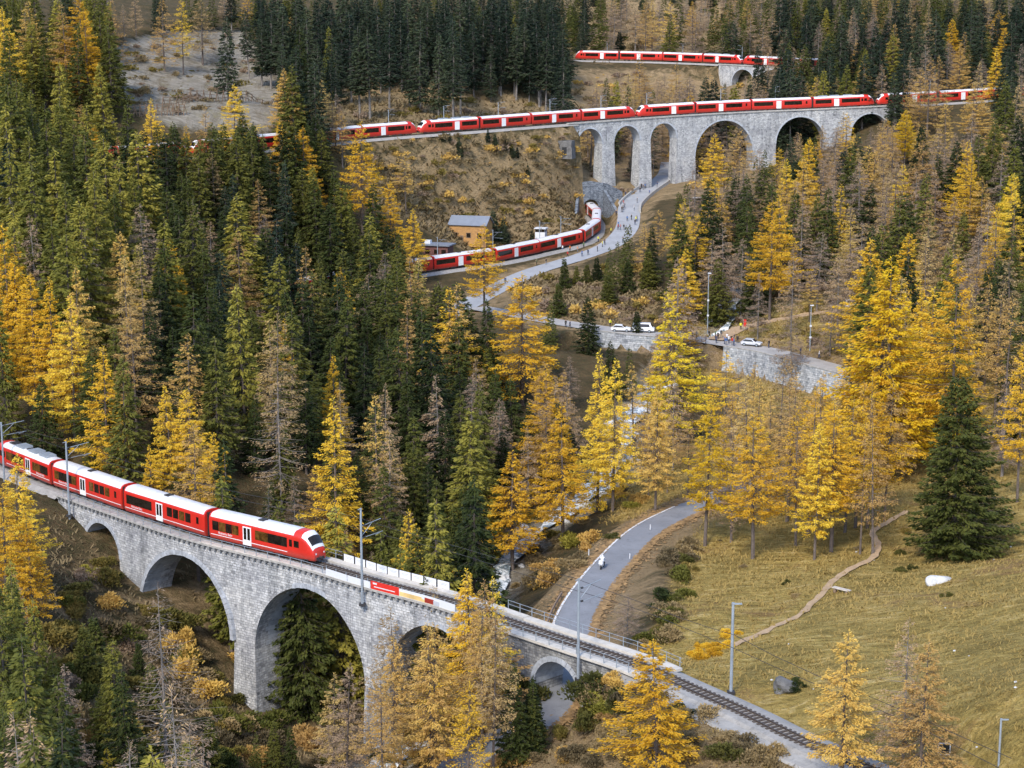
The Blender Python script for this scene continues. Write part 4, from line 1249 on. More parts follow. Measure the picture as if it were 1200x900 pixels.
many('L', [(90, -14, 26), (100, 10, 25), (5, 8, 25), (175, 115, 20), (273, 98, 18), (335, 80, 19), (330, 140, 22), (355, 148, 24), (218, 146, 20),
           (137, 272), (200, 278, 18), (5, 262), (35, 320), (55, 325), (80, 345), (86, 312), (120, 405, 19), (200, 450, 17), (222, 455, 17),
           (250, 505, 15), (176, 520, 13), (390, 415, 18), (458, 213, 22), (485, 245, 18), (567, 262, 22), (925, 185, 20), (1062, 128, 16),
           (1080, 165, 24), (1145, 97, 16), (1190, 203, 22), (1062, 272, 20), (1118, 22, 18), (1126, 50, 18), (1170, 55, 18), (1178, 33, 18),
           (805, 290, 17), (1005, 45, 16), (800, 345, 16), (1133, 165, 22), (340, 20, 16), (15, 300, 20), (640, 430, 22), (1180, 420, 20), (960, 495, 18), (980, 470, 20)])
many('A', [(75, 5), (130, 0), (190, -5), (212, -2), (235, -5), (240, 125, 16), (250, 180, 18), (303, 210, 18), (330, 195, 18), (385, 108, 14), (375, 93, 15),
           (392, 110, 14), (400, 130, 15), (165, 285), (280, 270), (360, 288), (145, 300), (155, 355), (218, 390, 18), (320, 368, 24), (440, 460, 20), (485, 300, 22),
           (530, 330, 24), (475, 180, 16), (735, 85, 20), (757, 82, 18), (780, 85, 19), (750, 62, 22), (792, 72, 18), (765, -4), (785, 0), (815, 8), (645, 30, 12),
           (805, 88, 17), (830, 82, 17), (895, 100, 15), (945, 96, 16), (960, 88, 16), (980, 90, 16), (1010, 70), (1050, 28), (1066, 0), (1090, 0), (1065, 95, 15), (1090, 68),
           (1080, 80), (1100, 65), (1145, 72), (1195, 50), (905, 205, 18), (860, 147, 19), (990, 131, 18), (1037, 138, 17), (1110, 117, 18), (1165, 140, 20), (1190, 100, 18),
           (1140, 182), (1020, 170, 20), (1050, 190, 22), (1100, 200, 20), (985, 215, 20), (950, 322, 10), (815, 250, 20), (770, 245, 15), (755, 260, 14), (1130, 300, 22),
           (1160, 330, 20), (1190, 300), (870, 200), (1000, 240), (930, 210, 19), (1090, 260), (1170, 240), (640, 470, 18), (880, 440, 19), (1000, 400, 20), (1030, 470, 20), (1085, 470, 22), (1145, 450), (860, 500, 16)])
many('B', [(880, 15), (905, 10), (960, 25), (985, 5), (1025, 8), (930, 56, 17), (942, 57, 16), (1035, 75), (875, 190, 16), (967, 186, 17), (975, 210, 17), (815, 188, 18), (850, 170, 18),
           (280, 400, 15), (345, 560, 11), (405, 350, 16), (515, 440, 19), (585, 470, 14), (1045, 150), (1075, 200), (1010, 190), (940, 240), (960, 270), (930, 290), (850, 260, 19), (835, 280), (795, 300, 19),
           (870, 280), (890, 320, 15), (1040, 230), (1120, 230), (1150, 260), (40, 250), (20, 270), (100, 260), (455, 500, 17), (560, 420, 16), (620, 500, 14), (800, 420, 15), (865, 420, 16), (430, 320, 16), (985, 300, 17), (1010, 260), (1140, 130), (1100, 150),
           (790, 115, 16), (770, 110, 16), (1005, 15), (710, 95, 14), (900, 55), (1190, 140), (1175, 175), (1090, 380, 20), (1135, 370), (975, 345, 14), (930, 365, 13)])
many('S', [(145, 120), (118, 155), (250, 160, 20), (285, 130, 18), (300, 160, 20), (370, 132, 18), (195, 222, 18), (230, 262, 16), (260, 240, 20), (405, 215, 20), (415, 250, 18), (225, 340), (240, 330), (275, 350),
           (250, 395, 20), (365, 370, 19), (355, 330), (340, 300), (425, 330), (450, 320), (470, 380), (455, 395, 19), (480, 440, 18), (500, 540, 13), (485, 520, 14), (570, 350, 20), (690, 347, 12), (645, 355, 10), (805, 215, 14), (795, 225, 12), (715, 290, 10), (735, 265, 12),
           (955, 160, 16), (935, 185, 16), (985, 175, 16), (1120, 165, 18), (1100, 180, 17), (605, 775, 8), (625, 790, 7), (320, 843, 7), (340, 850, 7), (300, 860, 6), (880, 310, 12), (835, 335, 9), (890, 290, 14), (1180, 60, 18), (320, 620, 12), (470, 600, 14), (510, 560, 15), (530, 590, 13)])
many('S', [(8, 35), (25, 95), (65, 72), (82, 130), (42, 190), (100, 150), (125, 158), (75, 212), (12, 175), (95, 230), (55, 120), (15, 240), (110, 200), (60, 255), (30, 150), (5, 120)], mat='spruce_sun', h=25)
many('S', [(40, 700, 15), (14, 690, 16), (0, 680, 17), (62, 760, 11), (30, 780, 12), (8, 800, 12)], mat='spruce_sun')
many('T', [(315, 0), (330, 5), (345, -5), (360, 8), (376, 0), (390, 10), (410, 15), (430, -5), (445, 0), (462, -10), (480, 0), (500, -10), (520, 0), (540, -5), (555, 25), (575, -10), (595, 0), (615, 15),
           (632, 26), (650, 16), (665, 36), (672, 52, 24), (420, 30), (455, 25), (490, 20), (510, 15), (530, 22), (565, 12), (585, 20), (605, 30), (640, 45, 24), (265, 20, 22), (290, 10, 22), (305, 25, 20), (400, -8), (470, 12), (550, -8), (625, 0)])
many('T', [(x + rnd.uniform(-6, 6), y + rnd.uniform(-6, 8), rnd.uniform(17, 26)) for x, y in ((600, 44), (620, 48), (585, 40), (560, 44), (540, 37), (510, 38), (480, 34), (450, 36), (430, 40), (410, 44), (390, 50), (370, 54), (350, 46), (335, 50), (657, 62), (645, 66), (630, 60), (575, 52), (525, 48), (495, 46))])
many('S', [(850, 20), (866, 0), (920, 32), (890, 52), (972, 42), (1040, 22), (1060, 60), (872, 22), (838, -5), (855, -12), (910, -8), (935, -5), (950, 5), (1110, -10), (1130, -5), (1150, 0), (1170, -8), (1190, 5), (1075, 30), (795, -10), (1150, 30), (1010, 30), (990, 60), (1050, 85), (915, 75), (1020, 90), (865, 95, 15), (878, 88, 16)], h=22)
based('Y', [(520, 154, 173), (538, 160, 187), (572, 150, 168), (580, 156, 176), (592, 164, 184), (600, 168, 188), (618, 194, 206), (527, 158, 172), (606, 178, 194), (578, 245, 282), (624, 268, 288), (590, 255, 285),
            (672, 5, 32), (722, 288, 325), (700, 300, 330), (688, 308, 332), (675, 310, 335), (735, 300, 345), (662, 300, 340), (713, 320, 360), (708, 182, 208), (740, 182, 205), (760, 290, 340), (655, 330, 372), (737, 360, 388)])

based('L', [(790, 336, 520), (1050, 274, 565), (1066, 300, 562)], mat='lemon', wide=1.25)
based('L', [(826, 470, 640)], mat='lemon', var=5)
many('L', [(1190, 205, 20), (1062, 130, 16)], mat='lemon')
def behind(kind, px, depth, h, mat=None):
    q = at(px, 600, depth); g = Vector((q.x, q.y, H1(q.x, q.y)))
    if not blocked(g.x, g.y): TREES.append([kind, None, g, h, mat, 1.0])
for px, d_, h, k, mt in ((205, 255, 7, 'S', 'spruce_sun'), (235, 262, 9, 'A', None), (255, 252, 6, 'S', 'spruce_sun'), (188, 262, 8, 'S', None), (270, 270, 11, 'B', None), (222, 275, 13, 'S', None), (250, 280, 14, 'S', None),
    (335, 262, 12, 'S', None), (352, 250, 8, 'S', 'spruce_sun'), (372, 258, 11, 'A', None), (390, 268, 13, 'S', None), (405, 252, 9, 'B', None), (420, 262, 12, 'S', None), (360, 275, 15, 'S', None), (318, 255, 9, 'S', None), (400, 280, 15, 'D', None),
    (440, 275, 15, 'S', None), (455, 268, 13, 'S', None), (110, 262, 7, 'S', 'spruce_sun'), (300, 268, 12, 'S', None), (345, 240, 5, 'Y', 'spruce_sun')):
    behind(k, px, d_, h, mt)

based('A', [(760, 470, 582), (782, 482, 578), (806, 490, 580)], var=4)
based('S', [(607, 778, 872), (624, 792, 884), (592, 800, 880)])
many('S', [(x + rnd.uniform(-6, 6), y + rnd.uniform(-8, 8), rnd.uniform(17, 24)) for x, y in ((130, 150), (150, 162), (190, 158), (205, 152), (228, 160), (262, 150), (282, 146), (296, 142), (312, 150), (345, 152), (365, 140), (238, 148), (172, 160), (378, 150))])

based('S', [(690, 346, 410), (645, 350, 408), (722, 282, 345), (736, 262, 328), (712, 302, 348), (805, 215, 278), (796, 226, 278), (762, 262, 335), (840, 300, 380), (884, 300, 375)])
based('A', [(530, 332, 480), (487, 300, 430), (320, 368, 520), (865, 150, 240), (990, 131, 205), (1037, 140, 205)], wide=1.15)

based('A', [(922, 432, 612), (947, 446, 628), (1002, 440, 620), (975, 462, 640), (870, 436, 580), (900, 455, 600), (840, 450, 575), (1036, 440, 612), (1090, 452, 590), (1180, 440, 610)], mat='amber', wide=.95)
based('A', [(932, 470, 640), (1008, 480, 650), (890, 480, 590), (1150, 470, 600)], mat='gold', var=4, wide=.9)
many('S', [(x + rnd.uniform(-6, 6), y + rnd.uniform(-8, 6), rnd.uniform(18, 25)) for x, y in ((120, 158), (142, 150), (182, 155), (216, 152), (250, 156), (272, 150), (304, 148), (326, 150), (352, 146), (160, 165), (335, 158), (290, 156))])

based('L', [(492, 704, 905), (548, 660, 862), (578, 668, 850), (462, 730, 915)], mat='amber', var=0, wide=.95)
based('A', [(912, 408, 552), (945, 428, 556), (986, 432, 552), (878, 418, 548), (768, 402, 520), (732, 418, 540)], mat='amber', var=2, wide=.95)
based('A', [(1090, 190, 275), (1020, 175, 262), (1150, 205, 300), (1110, 235, 320), (955, 215, 300), (1045, 245, 330), (880, 235, 320), (1180, 260, 350)], mat='amber', wide=1.2)

many('S', [(560, 482, 14), (590, 505, 11), (640, 525, 9), (545, 520, 14), (622, 470, 14), (575, 432, 18), (655, 470, 11), (540, 455, 17), (600, 440, 16), (668, 520, 8), (925, 50, 19), (944, 53, 18), (962, 56, 17), (935, 58, 16)])
many('B', [(650, 440, 15), (632, 455, 14), (552, 440, 17), (668, 450, 14), (585, 465, 15)])
based('S', [(716, 396, 468), (760, 404, 470), (800, 412, 480), (738, 405, 470)])

# --- the rest of the wood: spots spread over the forested ground, kept clear of everything that stands in the open
MASK = np.zeros((225, 300))                 # coarse map of what must stay in view: a tree nearer than this depth may not cover the cell
def keepclear(depth, poly):
    ys, xs = np.mgrid[0:225, 0:300]
    k = inpoly(xs.ravel() * 4 + 2.0, ys.ravel() * 4 + 2.0, poly)
    if callable(depth): dv = np.array([depth(x) for x in range(0, 1200, 4)])[xs.ravel()]
    else: dv = np.full(225 * 300, float(depth))
    MASK.ravel()[k] = np.maximum(MASK.ravel()[k], dv[k])
TP = np.array([proj(*p) for p in TRACK.p])
def track_depth(px): return float(np.interp(px, TP[:, 0], TP[:, 2])) + 3.5
HP = np.array([proj(*p) for p in HIGH.p]); UP = np.array([proj(*p) for p in UPPER.p])
def high_depth(px): return float(np.interp(px, HP[:, 0], HP[:, 2])) + 1
def upper_depth(px): return float(np.interp(px, UP[:, 0], UP[:, 2])) + 1
OPEN = 9999
for dp, pl in ((track_depth, [(0, 505), (60, 525), (250, 580), (385, 615), (530, 675), (600, 700), (780, 770), (1010, 890), (1010, 930), (760, 830), (640, 860), (480, 880), (420, 830), (330, 860), (260, 850), (260, 760), (150, 690), (90, 640), (0, 575)]),
           (OPEN, [(645, 740), (665, 690), (740, 600), (800, 570), (830, 590), (800, 625), (785, 690), (740, 770)]),
           (285, [(790, 600), (850, 565), (1010, 535), (1010, 555), (850, 592)]),
           (OPEN, [(800, 690), (900, 655), (1050, 640), (1210, 620), (1210, 900), (900, 900), (780, 780)]),
           (upper_depth, [(670, 52), (915, 60), (915, 86), (670, 78)]), (high_depth, [(380, 145), (680, 118), (1180, 100), (1180, 122), (1045, 140), (950, 150), (815, 215), (660, 215), (400, 165)]),
           (OPEN, [(400, 100), (560, 118), (690, 125), (690, 140), (400, 150)]),
           (OPEN, [(500, 165), (660, 150), (690, 240), (640, 280), (560, 250), (510, 215)]),
           (590, [(500, 240), (580, 245), (700, 235), (800, 180), (800, 215), (750, 245), (745, 290), (640, 320), (590, 345), (490, 325)]),
           (OPEN, [(585, 330), (760, 305), (775, 390), (640, 375)]), (420, [(640, 365), (1010, 425), (1010, 450), (870, 430), (640, 400)]), (430, [(830, 345), (1010, 345), (1010, 425), (850, 400)]),
           (OPEN, [(130, 50), (280, 40), (330, 100), (330, 135), (140, 130)]), 
           (350, [(690, 480), (745, 470), (745, 560), (600, 660), (570, 620), (680, 570)]), (240, [(1060, 420), (1180, 420), (1180, 660), (1060, 660)])):
    keepclear(dp, pl)
def clash(g, h, w):
    bx, by, d = proj(g.x, g.y, g.z); tx, ty, _ = proj(g.x, g.y, g.z + h)
    hit = 0
    for t in np.linspace(.05, 1.0, 12):
        yy = ty + (by - ty) * t; half = w * F / d * t * .8
        for q in (-1, 0, 1):
            c, r_ = int((tx + q * half) // 4), int(yy // 4)
            if 0 <= c < 300 and 0 <= r_ < 225:
                m_ = MASK[r_, c]
                hit += (m_ > d and (m_ < 9000 or t > .8 or d < 200 or True))
    return hit > 1
def near_tree(x, y, r):
    return any((t[2].x - x) ** 2 + (t[2].y - y) ** 2 < r * r for t in TREES)
WOODS = [  # polygon of tree tops, spacing in metres, mix of kinds
 ([(0, 80), (130, 130), (260, 150), (420, 190), (470, 270), (540, 330), (580, 420), (560, 560), (520, 650), (420, 640), (250, 560), (0, 490)], 5.6, 'SSSSSSSTSSBBAL', None),
 ([(0, -20), (330, -20), (300, 30), (170, 35), (120, 60), (130, 120), (0, 80)], 5.2, 'SSSSABT', None),
 ([(260, -20), (690, -20), (680, 40), (560, 45), (420, 70), (330, 90)], 5.2, 'TTTSTS', None), ([(620, -20), (870, -20), (870, 38), (690, 45)], 8.0, 'ABBSY', None),
 ([(850, -25), (1210, -25), (1210, 95), (930, 100), (850, 60)], 5.6, 'SSSBBSAT', None),
 ([(690, 85), (900, 90), (960, 120), (700, 120)], 6.0, 'ABBS', None),
 ([(800, 170), (1210, 130), (1210, 360), (1030, 330), (1000, 300), (880, 300), (800, 260)], 6.4, 'AAABASSL', None),
 ([(620, 410), (760, 420), (860, 440), (1010, 455), (1210, 400), (1210, 500), (900, 540), (720, 560), (600, 560)], 7.4, 'AALBBL', None),
 ([(0, 640), (50, 680), (80, 780), (60, 900), (0, 900)], 4.2, 'SSSB', None), ([(90, 700), (160, 740), (260, 860), (250, 900), (90, 900)], 6.0, 'YYBDS', None), ([(50, 680), (110, 700), (150, 780), (120, 900), (50, 900)], 6.0, 'SBBY', None), ([(820, 170), (1050, 165), (1050, 330), (820, 300)], 6.8, 'BBASS', None), ([(660, 85), (920, 85), (960, 115), (690, 128)], 5.8, 'ABBA', None), ([(690, 140), (1050, 130), (1050, 180), (690, 190)], 6.0, 'ABBA', None),
 ([(430, 640), (560, 660), (560, 720), (430, 690)], 4.0, 'SSB', None)]
for poly, sp, mix, mt in WOODS:
    xs = [p[0] for p in poly]; ys = [p[1] for p in poly]
    tries = int((max(xs) - min(xs)) * (max(ys) - min(ys)) / 22)
    for _ in range(tries):
        px, py = rnd.uniform(min(xs), max(xs)), rnd.uniform(min(ys), max(ys))
        if not inpoly(np.array([px]), np.array([py]), poly)[0]: continue
        k = rnd.choice(mix); h = DEF[k] * rnd.uniform(.55, 1.12)
        r = place(px, py, h)
        if r is None: continue
        g, hh = r
        if blocked(g.x, g.y) or near_tree(g.x, g.y, sp * (1 if k in 'ST' else 1.15)) or clash(g, hh, 2.6): continue
        mat = mt
        if k == 'S' and rnd.random() < (.85 if px < 175 and py < 350 else .35 if py > 600 else .16): mat = 'spruce_sun'  # the painted sunlit green goes mostly to the upper-left trees
        TREES.append([k, None, g, hh, mat, 1.0])
def hides(t):
    px, py, d = proj(*t[2]); ty = proj(t[2].x, t[2].y, t[2].z + t[3])[1]
    if t[0] == 'T' and px > 385 and d < high_depth(px): return True
    return t[0] in 'SB' and 440 < px < 1040 and d < high_depth(px) and d > 470 and ty < np.interp(px, HP[:, 0], HP[:, 1]) + 2
TREES = [t for t in TREES if t[0] == 'O' or not hides(t)]
TREES = [t for t in TREES if t[0] == 'O' or not (abs(proj(*t[2])[0] - 1118) < 72 and 560 < proj(*t[2])[1] < 760)]
# leave out trees that nearer trees hide altogether
COV = np.zeros((450, 600), bool)
def seen(t):
    tx, ty, d = proj(t[2].x, t[2].y, t[2].z + t[3]); bx, by, _ = proj(*t[2])
    R_ = .17 * t[3] * F / d
    x0, x1, y0, y1 = int((tx - R_) // 2), int((tx + R_) // 2) + 1, int(ty // 2), int(by // 2)
    x0, x1, y0, y1 = max(0, x0), min(600, x1), max(0, y0), min(450, y1)
    if x1 <= x0 or y1 <= y0: return True
    ys, xs = np.mgrid[y0:y1, x0:x1]
    f_ = (ys * 2 - ty) / max(1, by - ty)
    tri = (np.abs(xs * 2 - tx) < R_ * np.clip(f_ * 1.1, 0, 1)) & (f_ < .96)
    n_ = tri.sum()
    if n_ == 0: return True
    vis = (tri & ~COV[y0:y1, x0:x1]).sum() / n_
    if vis < .05 and d > 200: return False
    core = (np.abs(xs * 2 - tx) < R_ * (.85 if t[0] in 'STO' else .6) * np.clip(f_, 0, 1)) & (f_ < .8)
    COV[y0:y1, x0:x1] |= core
    return True
TREES = [t for t in sorted(TREES, key=lambda t: proj(*t[2])[2]) if seen(t)]
print('trees', len(TREES), {k: sum(1 for t in TREES if t[0] == k) for k in KIND})

FAMILY = dict(S='spruce', T='tall spruce', Y='young spruce', O='spruce', L='golden larch', A='amber larch', B='brown larch', D='brown larch')
OBJN = {'spruce': 'spruce_tree', 'sun-tinted spruce': 'sun_tinted_spruce', 'tall spruce': 'tall_spruce', 'young spruce': 'young_spruce', 'golden larch': 'golden_larch', 'amber larch': 'amber_larch', 'brown larch': 'brown_larch'}
def zone(px, py, d, g):
    if d < 262 and py > 560 and px < 330 and g.y < TRACK.at(TRACK.s_px(min(max(px, 5), 700))).y: return 'on the gorge slope below the near viaduct'
    if d < 262 and 330 <= px < 640 and py > 640: return 'on the gorge floor beside the near viaduct'
    if px < 560 and d < 285: return 'right behind the near viaduct and its train'
    if px < 560 and d < 330: return 'in the dense wood behind the near viaduct'
    if px < 560 and d < 370: return 'deep in the dense wood above the near viaduct'
    if px < 130 and d < 520: return 'on the steep wooded slope behind the leading train'
    if px < 560 and d < 500: return 'in the dark wood below the loop railway'
    if px < 720 and d < 560: return 'near the loop railway and its road'
    if px < 700: return 'in the high wood above the hillside railway'
    if d > 760: return 'on the mountainside above the highest railway'
    if d > 640: return 'on the shaded mountainside around the highest railway'
    if d > 560: return 'close to the arches of the long viaduct'
    if d > 450: return 'on the hillside below the long viaduct'
    if d > 300: return 'between the torrent and the retaining wall road'
    return 'around the sloping meadow and the valley road'
def shade(kind, mat):
    if kind == 'Y': return 'small bushy young green spruce'
    if mat == 'spruce_sun': return 'sun-tinted green spruce'
    if mat == 'lemon': return 'vivid lemon yellow larch'
    if mat == 'tan': return 'pale tan larch'
    if kind == 'L' and mat == 'amber': return 'full amber larch'
    if kind == 'A' and mat == 'brown': return 'thin brown larch'
    if kind == 'A' and mat == 'gold': return 'thin golden larch'
    return {'S': 'dark green spruce', 'T': 'tall dark bare-trunked spruce', 'L': 'bright golden larch', 'A': 'thin amber larch', 'B': 'faded brown larch', 'D': 'nearly bare grey larch', 'O': ''}[kind]
fam = {}
for t in TREES:
    px, py, d = proj(t[2].x, t[2].y, t[2].z)
    t.append(t[3] * F / d)
    fam.setdefault('sun-tinted spruce' if t[4] == 'spruce_sun' and t[0] == 'S' else FAMILY[t[0]], []).append(t)
def WIDE(k, d):
    f = min(1, max(0, (d - 230) / 150))
    return 1.08 + f * (.26 if k in 'LA' else .32 if k == 'B' else .26 if k in 'ST' else 0)
far = []
def d_px(g): return proj(g.x, g.y, g.z)[2]
for fk, lst in fam.items():
    lst.sort(key=lambda t: -t[6])
    far += lst[295:]
    for t in lst[:295]:
        kind, var, g, h, mat, wide, _ = t
        tr, cr, Hn = KIND[kind][var if var is not None else rnd.randrange(len(KIND[kind]))]
        mt = mat or MATS[kind]
        if kind == 'A' and not mat: mt = rnd.choice(('amber', 'amber', 'amber', 'tan', 'tan', 'brown', 'gold'))
        if kind == 'L' and not mat: mt = rnd.choice(('gold', 'gold', 'gold', 'gold', 'amber'))
        if mt == 'spruce' and (kind == 'T' or d_px(g) > 520): mt = 'spruce_dark'
        o = bpy.data.objects.new(OBJN[fk], None); o.empty_display_size = .3
        o.location = (g.x, g.y, g.z - .15); k = h / Hn
        kw = k ** .8 * rnd.uniform(.8, 1.15) * wide * WIDE(kind, d_px(g))
        o.scale = (kw, kw * rnd.uniform(.88, 1.12), k); o.rotation_euler = (rnd.gauss(0, .018), rnd.gauss(0, .018), rnd.uniform(0, 6.28))
        C.objects.link(o)
        px, py, d = proj(g.x, g.y, g.z)
        if kind == 'O': lab, grp = 'large dark spruce standing alone at the upper edge of the meadow', None
        else:
            z_ = zone(px, py, d, g); sz = '' if kind == 'Y' else 'short ' if h < 11 else 'very tall ' if h > 26 and kind != 'T' else ''; lab = sz + shade(kind, mt) + ' ' + z_; grp = sz + shade(kind, mt) + ' trees ' + z_
        tag(o, lab, 'tree', grp)
        a = bpy.data.objects.new('trunk', tr); C.objects.link(a); a.parent = o
        b = bpy.data.objects.new('crown', cr); C.objects.link(b); b.parent = o
        b.material_slots[0].link = 'OBJECT'; b.material_slots[0].material = M[mt]
if far:
    print('far trees', len(far))
    by = {}
    for t in far: by.setdefault(t[4] or MATS[t[0]], []).append(t)
    lite = {k: conifer('far_' + k, 400 + i, 22, rr, .08, .62, 7, 1.0, .42, 4.2, .28, .1, .85, .2, limb_r=0, fan=.22, jz=.5) for i, (k, rr) in enumerate((('S', 4.3), ('L', 4.8)))}
    for mt, ts in by.items():
        tr, cr, Hn = lite['S' if mt.startswith('spruce') else 'L']
        A_ = np.empty(len(cr.vertices) * 3, np.float32); cr.vertices.foreach_get('co', A_); A_ = A_.reshape(-1, 3)
        VV = []; 
        for t in ts:
            k = t[3] / Hn; an = rnd.uniform(0, 6.28); c_, s_ = math.cos(an), math.sin(an)
            VV.append(np.stack([(A_[:, 0] * c_ - A_[:, 1] * s_) * k + t[2].x, (A_[:, 0] * s_ + A_[:, 1] * c_) * k + t[2].y, A_[:, 2] * k + t[2].z], 1))
        VV = np.concatenate(VV)
        tag(obj('distant_wood', fast_mesh('distant_wood', VV, np.arange(len(VV)).reshape(-1, 4), [M[mt]])), 'distant trees of the far wooded mountainside', 'wood', kind='stuff')

# ------------------------------------------------------------------ catenary masts
def mast(path, s, off, foot, h, label, group, arm=True, r=.15, reach=None):
    """steel mast beside the track; its arms reach over the rails"""
    p = path.at(s, off); z0 = path.at(s).z + foot
    if foot < -.5 or off == 0: pass
    t = empty('catenary_mast', (p.x, p.y, z0)); tag(t, label, 'mast', group)
    q = path.at(s) - path.at(s, off); q.z = 0; d = q.normalized()
    mb = MB(); mb.tube((0, 0, -.4), (0, 0, h), r, r * .8, n=10); mb.build('pole', M['steel'], t, smooth=False)
    mb = MB(); mb.box((0, 0, .12), (.7, .7, .25)); mb.build('foot_plate', M['dark_metal'], t)
    top = path.at(s).z - z0 + 5.6        # contact wire height
    if arm:
        L = abs(off) + .4
        mb = MB(); a = d * .1 + Vector((0, 0, top + 1.5)); b = d * L + Vector((0, 0, top + 1.75))
        mb.tube(a, b, .045, n=6); mb.tube(d * .1 + Vector((0, 0, top + .35)), d * (L * .55) + Vector((0, 0, top + 1.58)), .035, n=6)
        mb.build('bracket', M['steel'], t)
        mb = MB(); mb.tube(d * .12 + Vector((0, 0, top + .1)), d * (L + .3) + Vector((0, 0, top + .22)), .035, n=6); mb.tube(d * (L) + Vector((0, 0, top + .2)), d * (L - .9) + Vector((0, 0, top)), .025, n=5)
        mb.build('registration_arm', M['steel'], t)
        for z_ in (top + 1.52, top + .13):
            mb = MB()
            for k in range(3): mb.tube(d * (.32 + .12 * k) + Vector((0, 0, z_)), d * (.37 + .12 * k) + Vector((0, 0, z_ + .01)), .10, n=8)
            mb.build('insulator', M['dark_metal'], t)
        mb = MB(); mb.tube(Vector((0, 0, h - .1)) - d * .5, Vector((0, 0, h - .05)) + d * .1, .05, n=6); mb.build('top_arm', M['steel'], t)
    return t
gm = 'steel masts along the near viaduct track'
mast(TRACK, TRACK.s_px(5, 3, 0), 3.0, -2.0, 9.6, 'steel mast beside the train roof at the wooded end of the near viaduct', gm)
mast(TRACK, TRACK.s_px(81, 3.0, 0), 3.0, -2.2, 10.2, 'steel mast with arms over the train at the small end arch of the near viaduct', gm)
mast(TRACK, TRACK.s_px(425, 2.75, -1), 2.75, -2.2, 11.4, 'steel mast fixed to the near viaduct wall above the tall arches', gm)
mast(TRACK, TRACK.s_px(679, 2.9, -1), 2.9, -2.6, 10.8, 'steel mast rising beside the small road arch', gm)
mast(TRACK, TRACK.s_px(857, -3.2, 0), -3.2, -.75, 9.2, 'plain grey mast on the meadow side of the track', gm, arm=False, r=.17)
mb = MB(); mb.box((.35, -.1, 9.1), (1.0, .14, .14)); mb.build('top_arm', M['steel'], [o_ for o_ in C.objects if o_.name.startswith('catenary_mast')][-1])
g = ground_px(1170, 902)
t = empty('grey_post', g); tag(t, 'short grey steel post in the grass near the track signal', 'post')
mb = MB(); mb.tube((0, 0, -.3), (0, 0, 4.2), .1, .09, n=8); mb.build('pole', M['steel'], t)
mb = MB(); mb.box((.28, 0, 4.1), (.7, .1, .1)); mb.build('top_arm', M['steel'], t)
g = ground_px(1105, 905)
t = empty('track_signal', g); tag(t, 'small track signal with black square head and pale rim', 'signal')
mb = MB(); mb.tube((0, 0, -.3), (0, 0, 1.3), .06, n=8); mb.build('pole', M['steel'], t)
mb = MB(); mb.box((0, 0, 1.65), (.95, .12, .95)); hd = mb.build('signal_head', M['black'], t)
mb = MB()
for a, b in (((-.5, .5), (1, .06)), ((-.5, -.5), (1, .06))): mb.box((0, -.04, 1.65 + a[1]), (1.04, .12, .07))
for sx in (-.5, .5): mb.box((sx, -.04, 1.65), (.07, .12, 1.0))
mb.build('rim', M['panel'], hd)
for i, px in enumerate((455, 520, 583, 645, 705, 757, 845, 908, 1090)):
    mast(HIGH, HIGH.s_px(px, -2.6, 3), -2.55, -.6, 7.6, 'thin steel mast behind the trains on the long viaduct line', 'masts along the long viaduct line', r=.11)
for px in (512, 578, 632, 657):
    s_ = min((abs(proj(*LOOP.at(k, -3, 2))[0] - px), k) for k in np.linspace(10, LT - 25, 300))[1]
    mast(LOOP, s_, -2.9, -.7, 8.4, 'thin steel mast beside the loop train and the yellow house', 'masts along the loop line', r=.11)
for px in (712, 800, 870): mast(UPPER, UPPER.s_px(px, -2.6, 3), -2.6, -.6, 7.2, 'thin steel mast behind the highest train', 'masts along the highest line', r=.1)
for px, yt, yb, lb in ((949, 356, 412, 'slim grey lamp post beside the retaining wall road'), (829, 318, 392, 'tall pale post beside the torrent cascade')):
    g, hh = stand(px, yb, yt); t = empty('road_post', g); tag(t, lb, 'post')
    mb = MB(); mb.tube((0, 0, -.3), (0, 0, hh), .12, .09, n=8); mb.build('pole', M['steel'], t)
    mb = MB(); mb.box((.15, -.1, hh), (.7, .3, .18)); mb.build('lamp_head', M['panel'], t)
    mb = MB()
    for z_ in (.3, .55): mb.box((0, -.1, hh * z_), (.4, .3, .35))
    mb.build('cable_box', M['panel'], t)
# overhead wires of the near line
wr = empty('overhead_wire', TRACK.at(NOSE, 0, 5.6)); tag(wr, 'thin overhead contact and carrier wires along the near viaduct track', 'wire')
inv = Matrix.Translation(-TRACK.at(NOSE, 0, 5.6))
for nm, dz, sag in (('contact_wire', 5.6, 0), ('carrier_wire', 6.9, .5)):
    mb = MB(); st = [TRACK.s_px(x, 0, 0) for x in (5, 82, 420, 672, 860)] + [TRACK.L]
    for a, b in zip(st, st[1:]):
        N = 6
        for k in range(N):
            u, w = k / N, (k + 1) / N
            mb.tube(TRACK.at(a + (b - a) * u, 0, dz - sag * 4 * u * (1 - u)), TRACK.at(a + (b - a) * w, 0, dz - sag * 4 * w * (1 - w)), .028, n=4, cap=False)
    o = mb.build(nm, M['dark_metal']); o.parent = wr; o.matrix_parent_inverse = inv

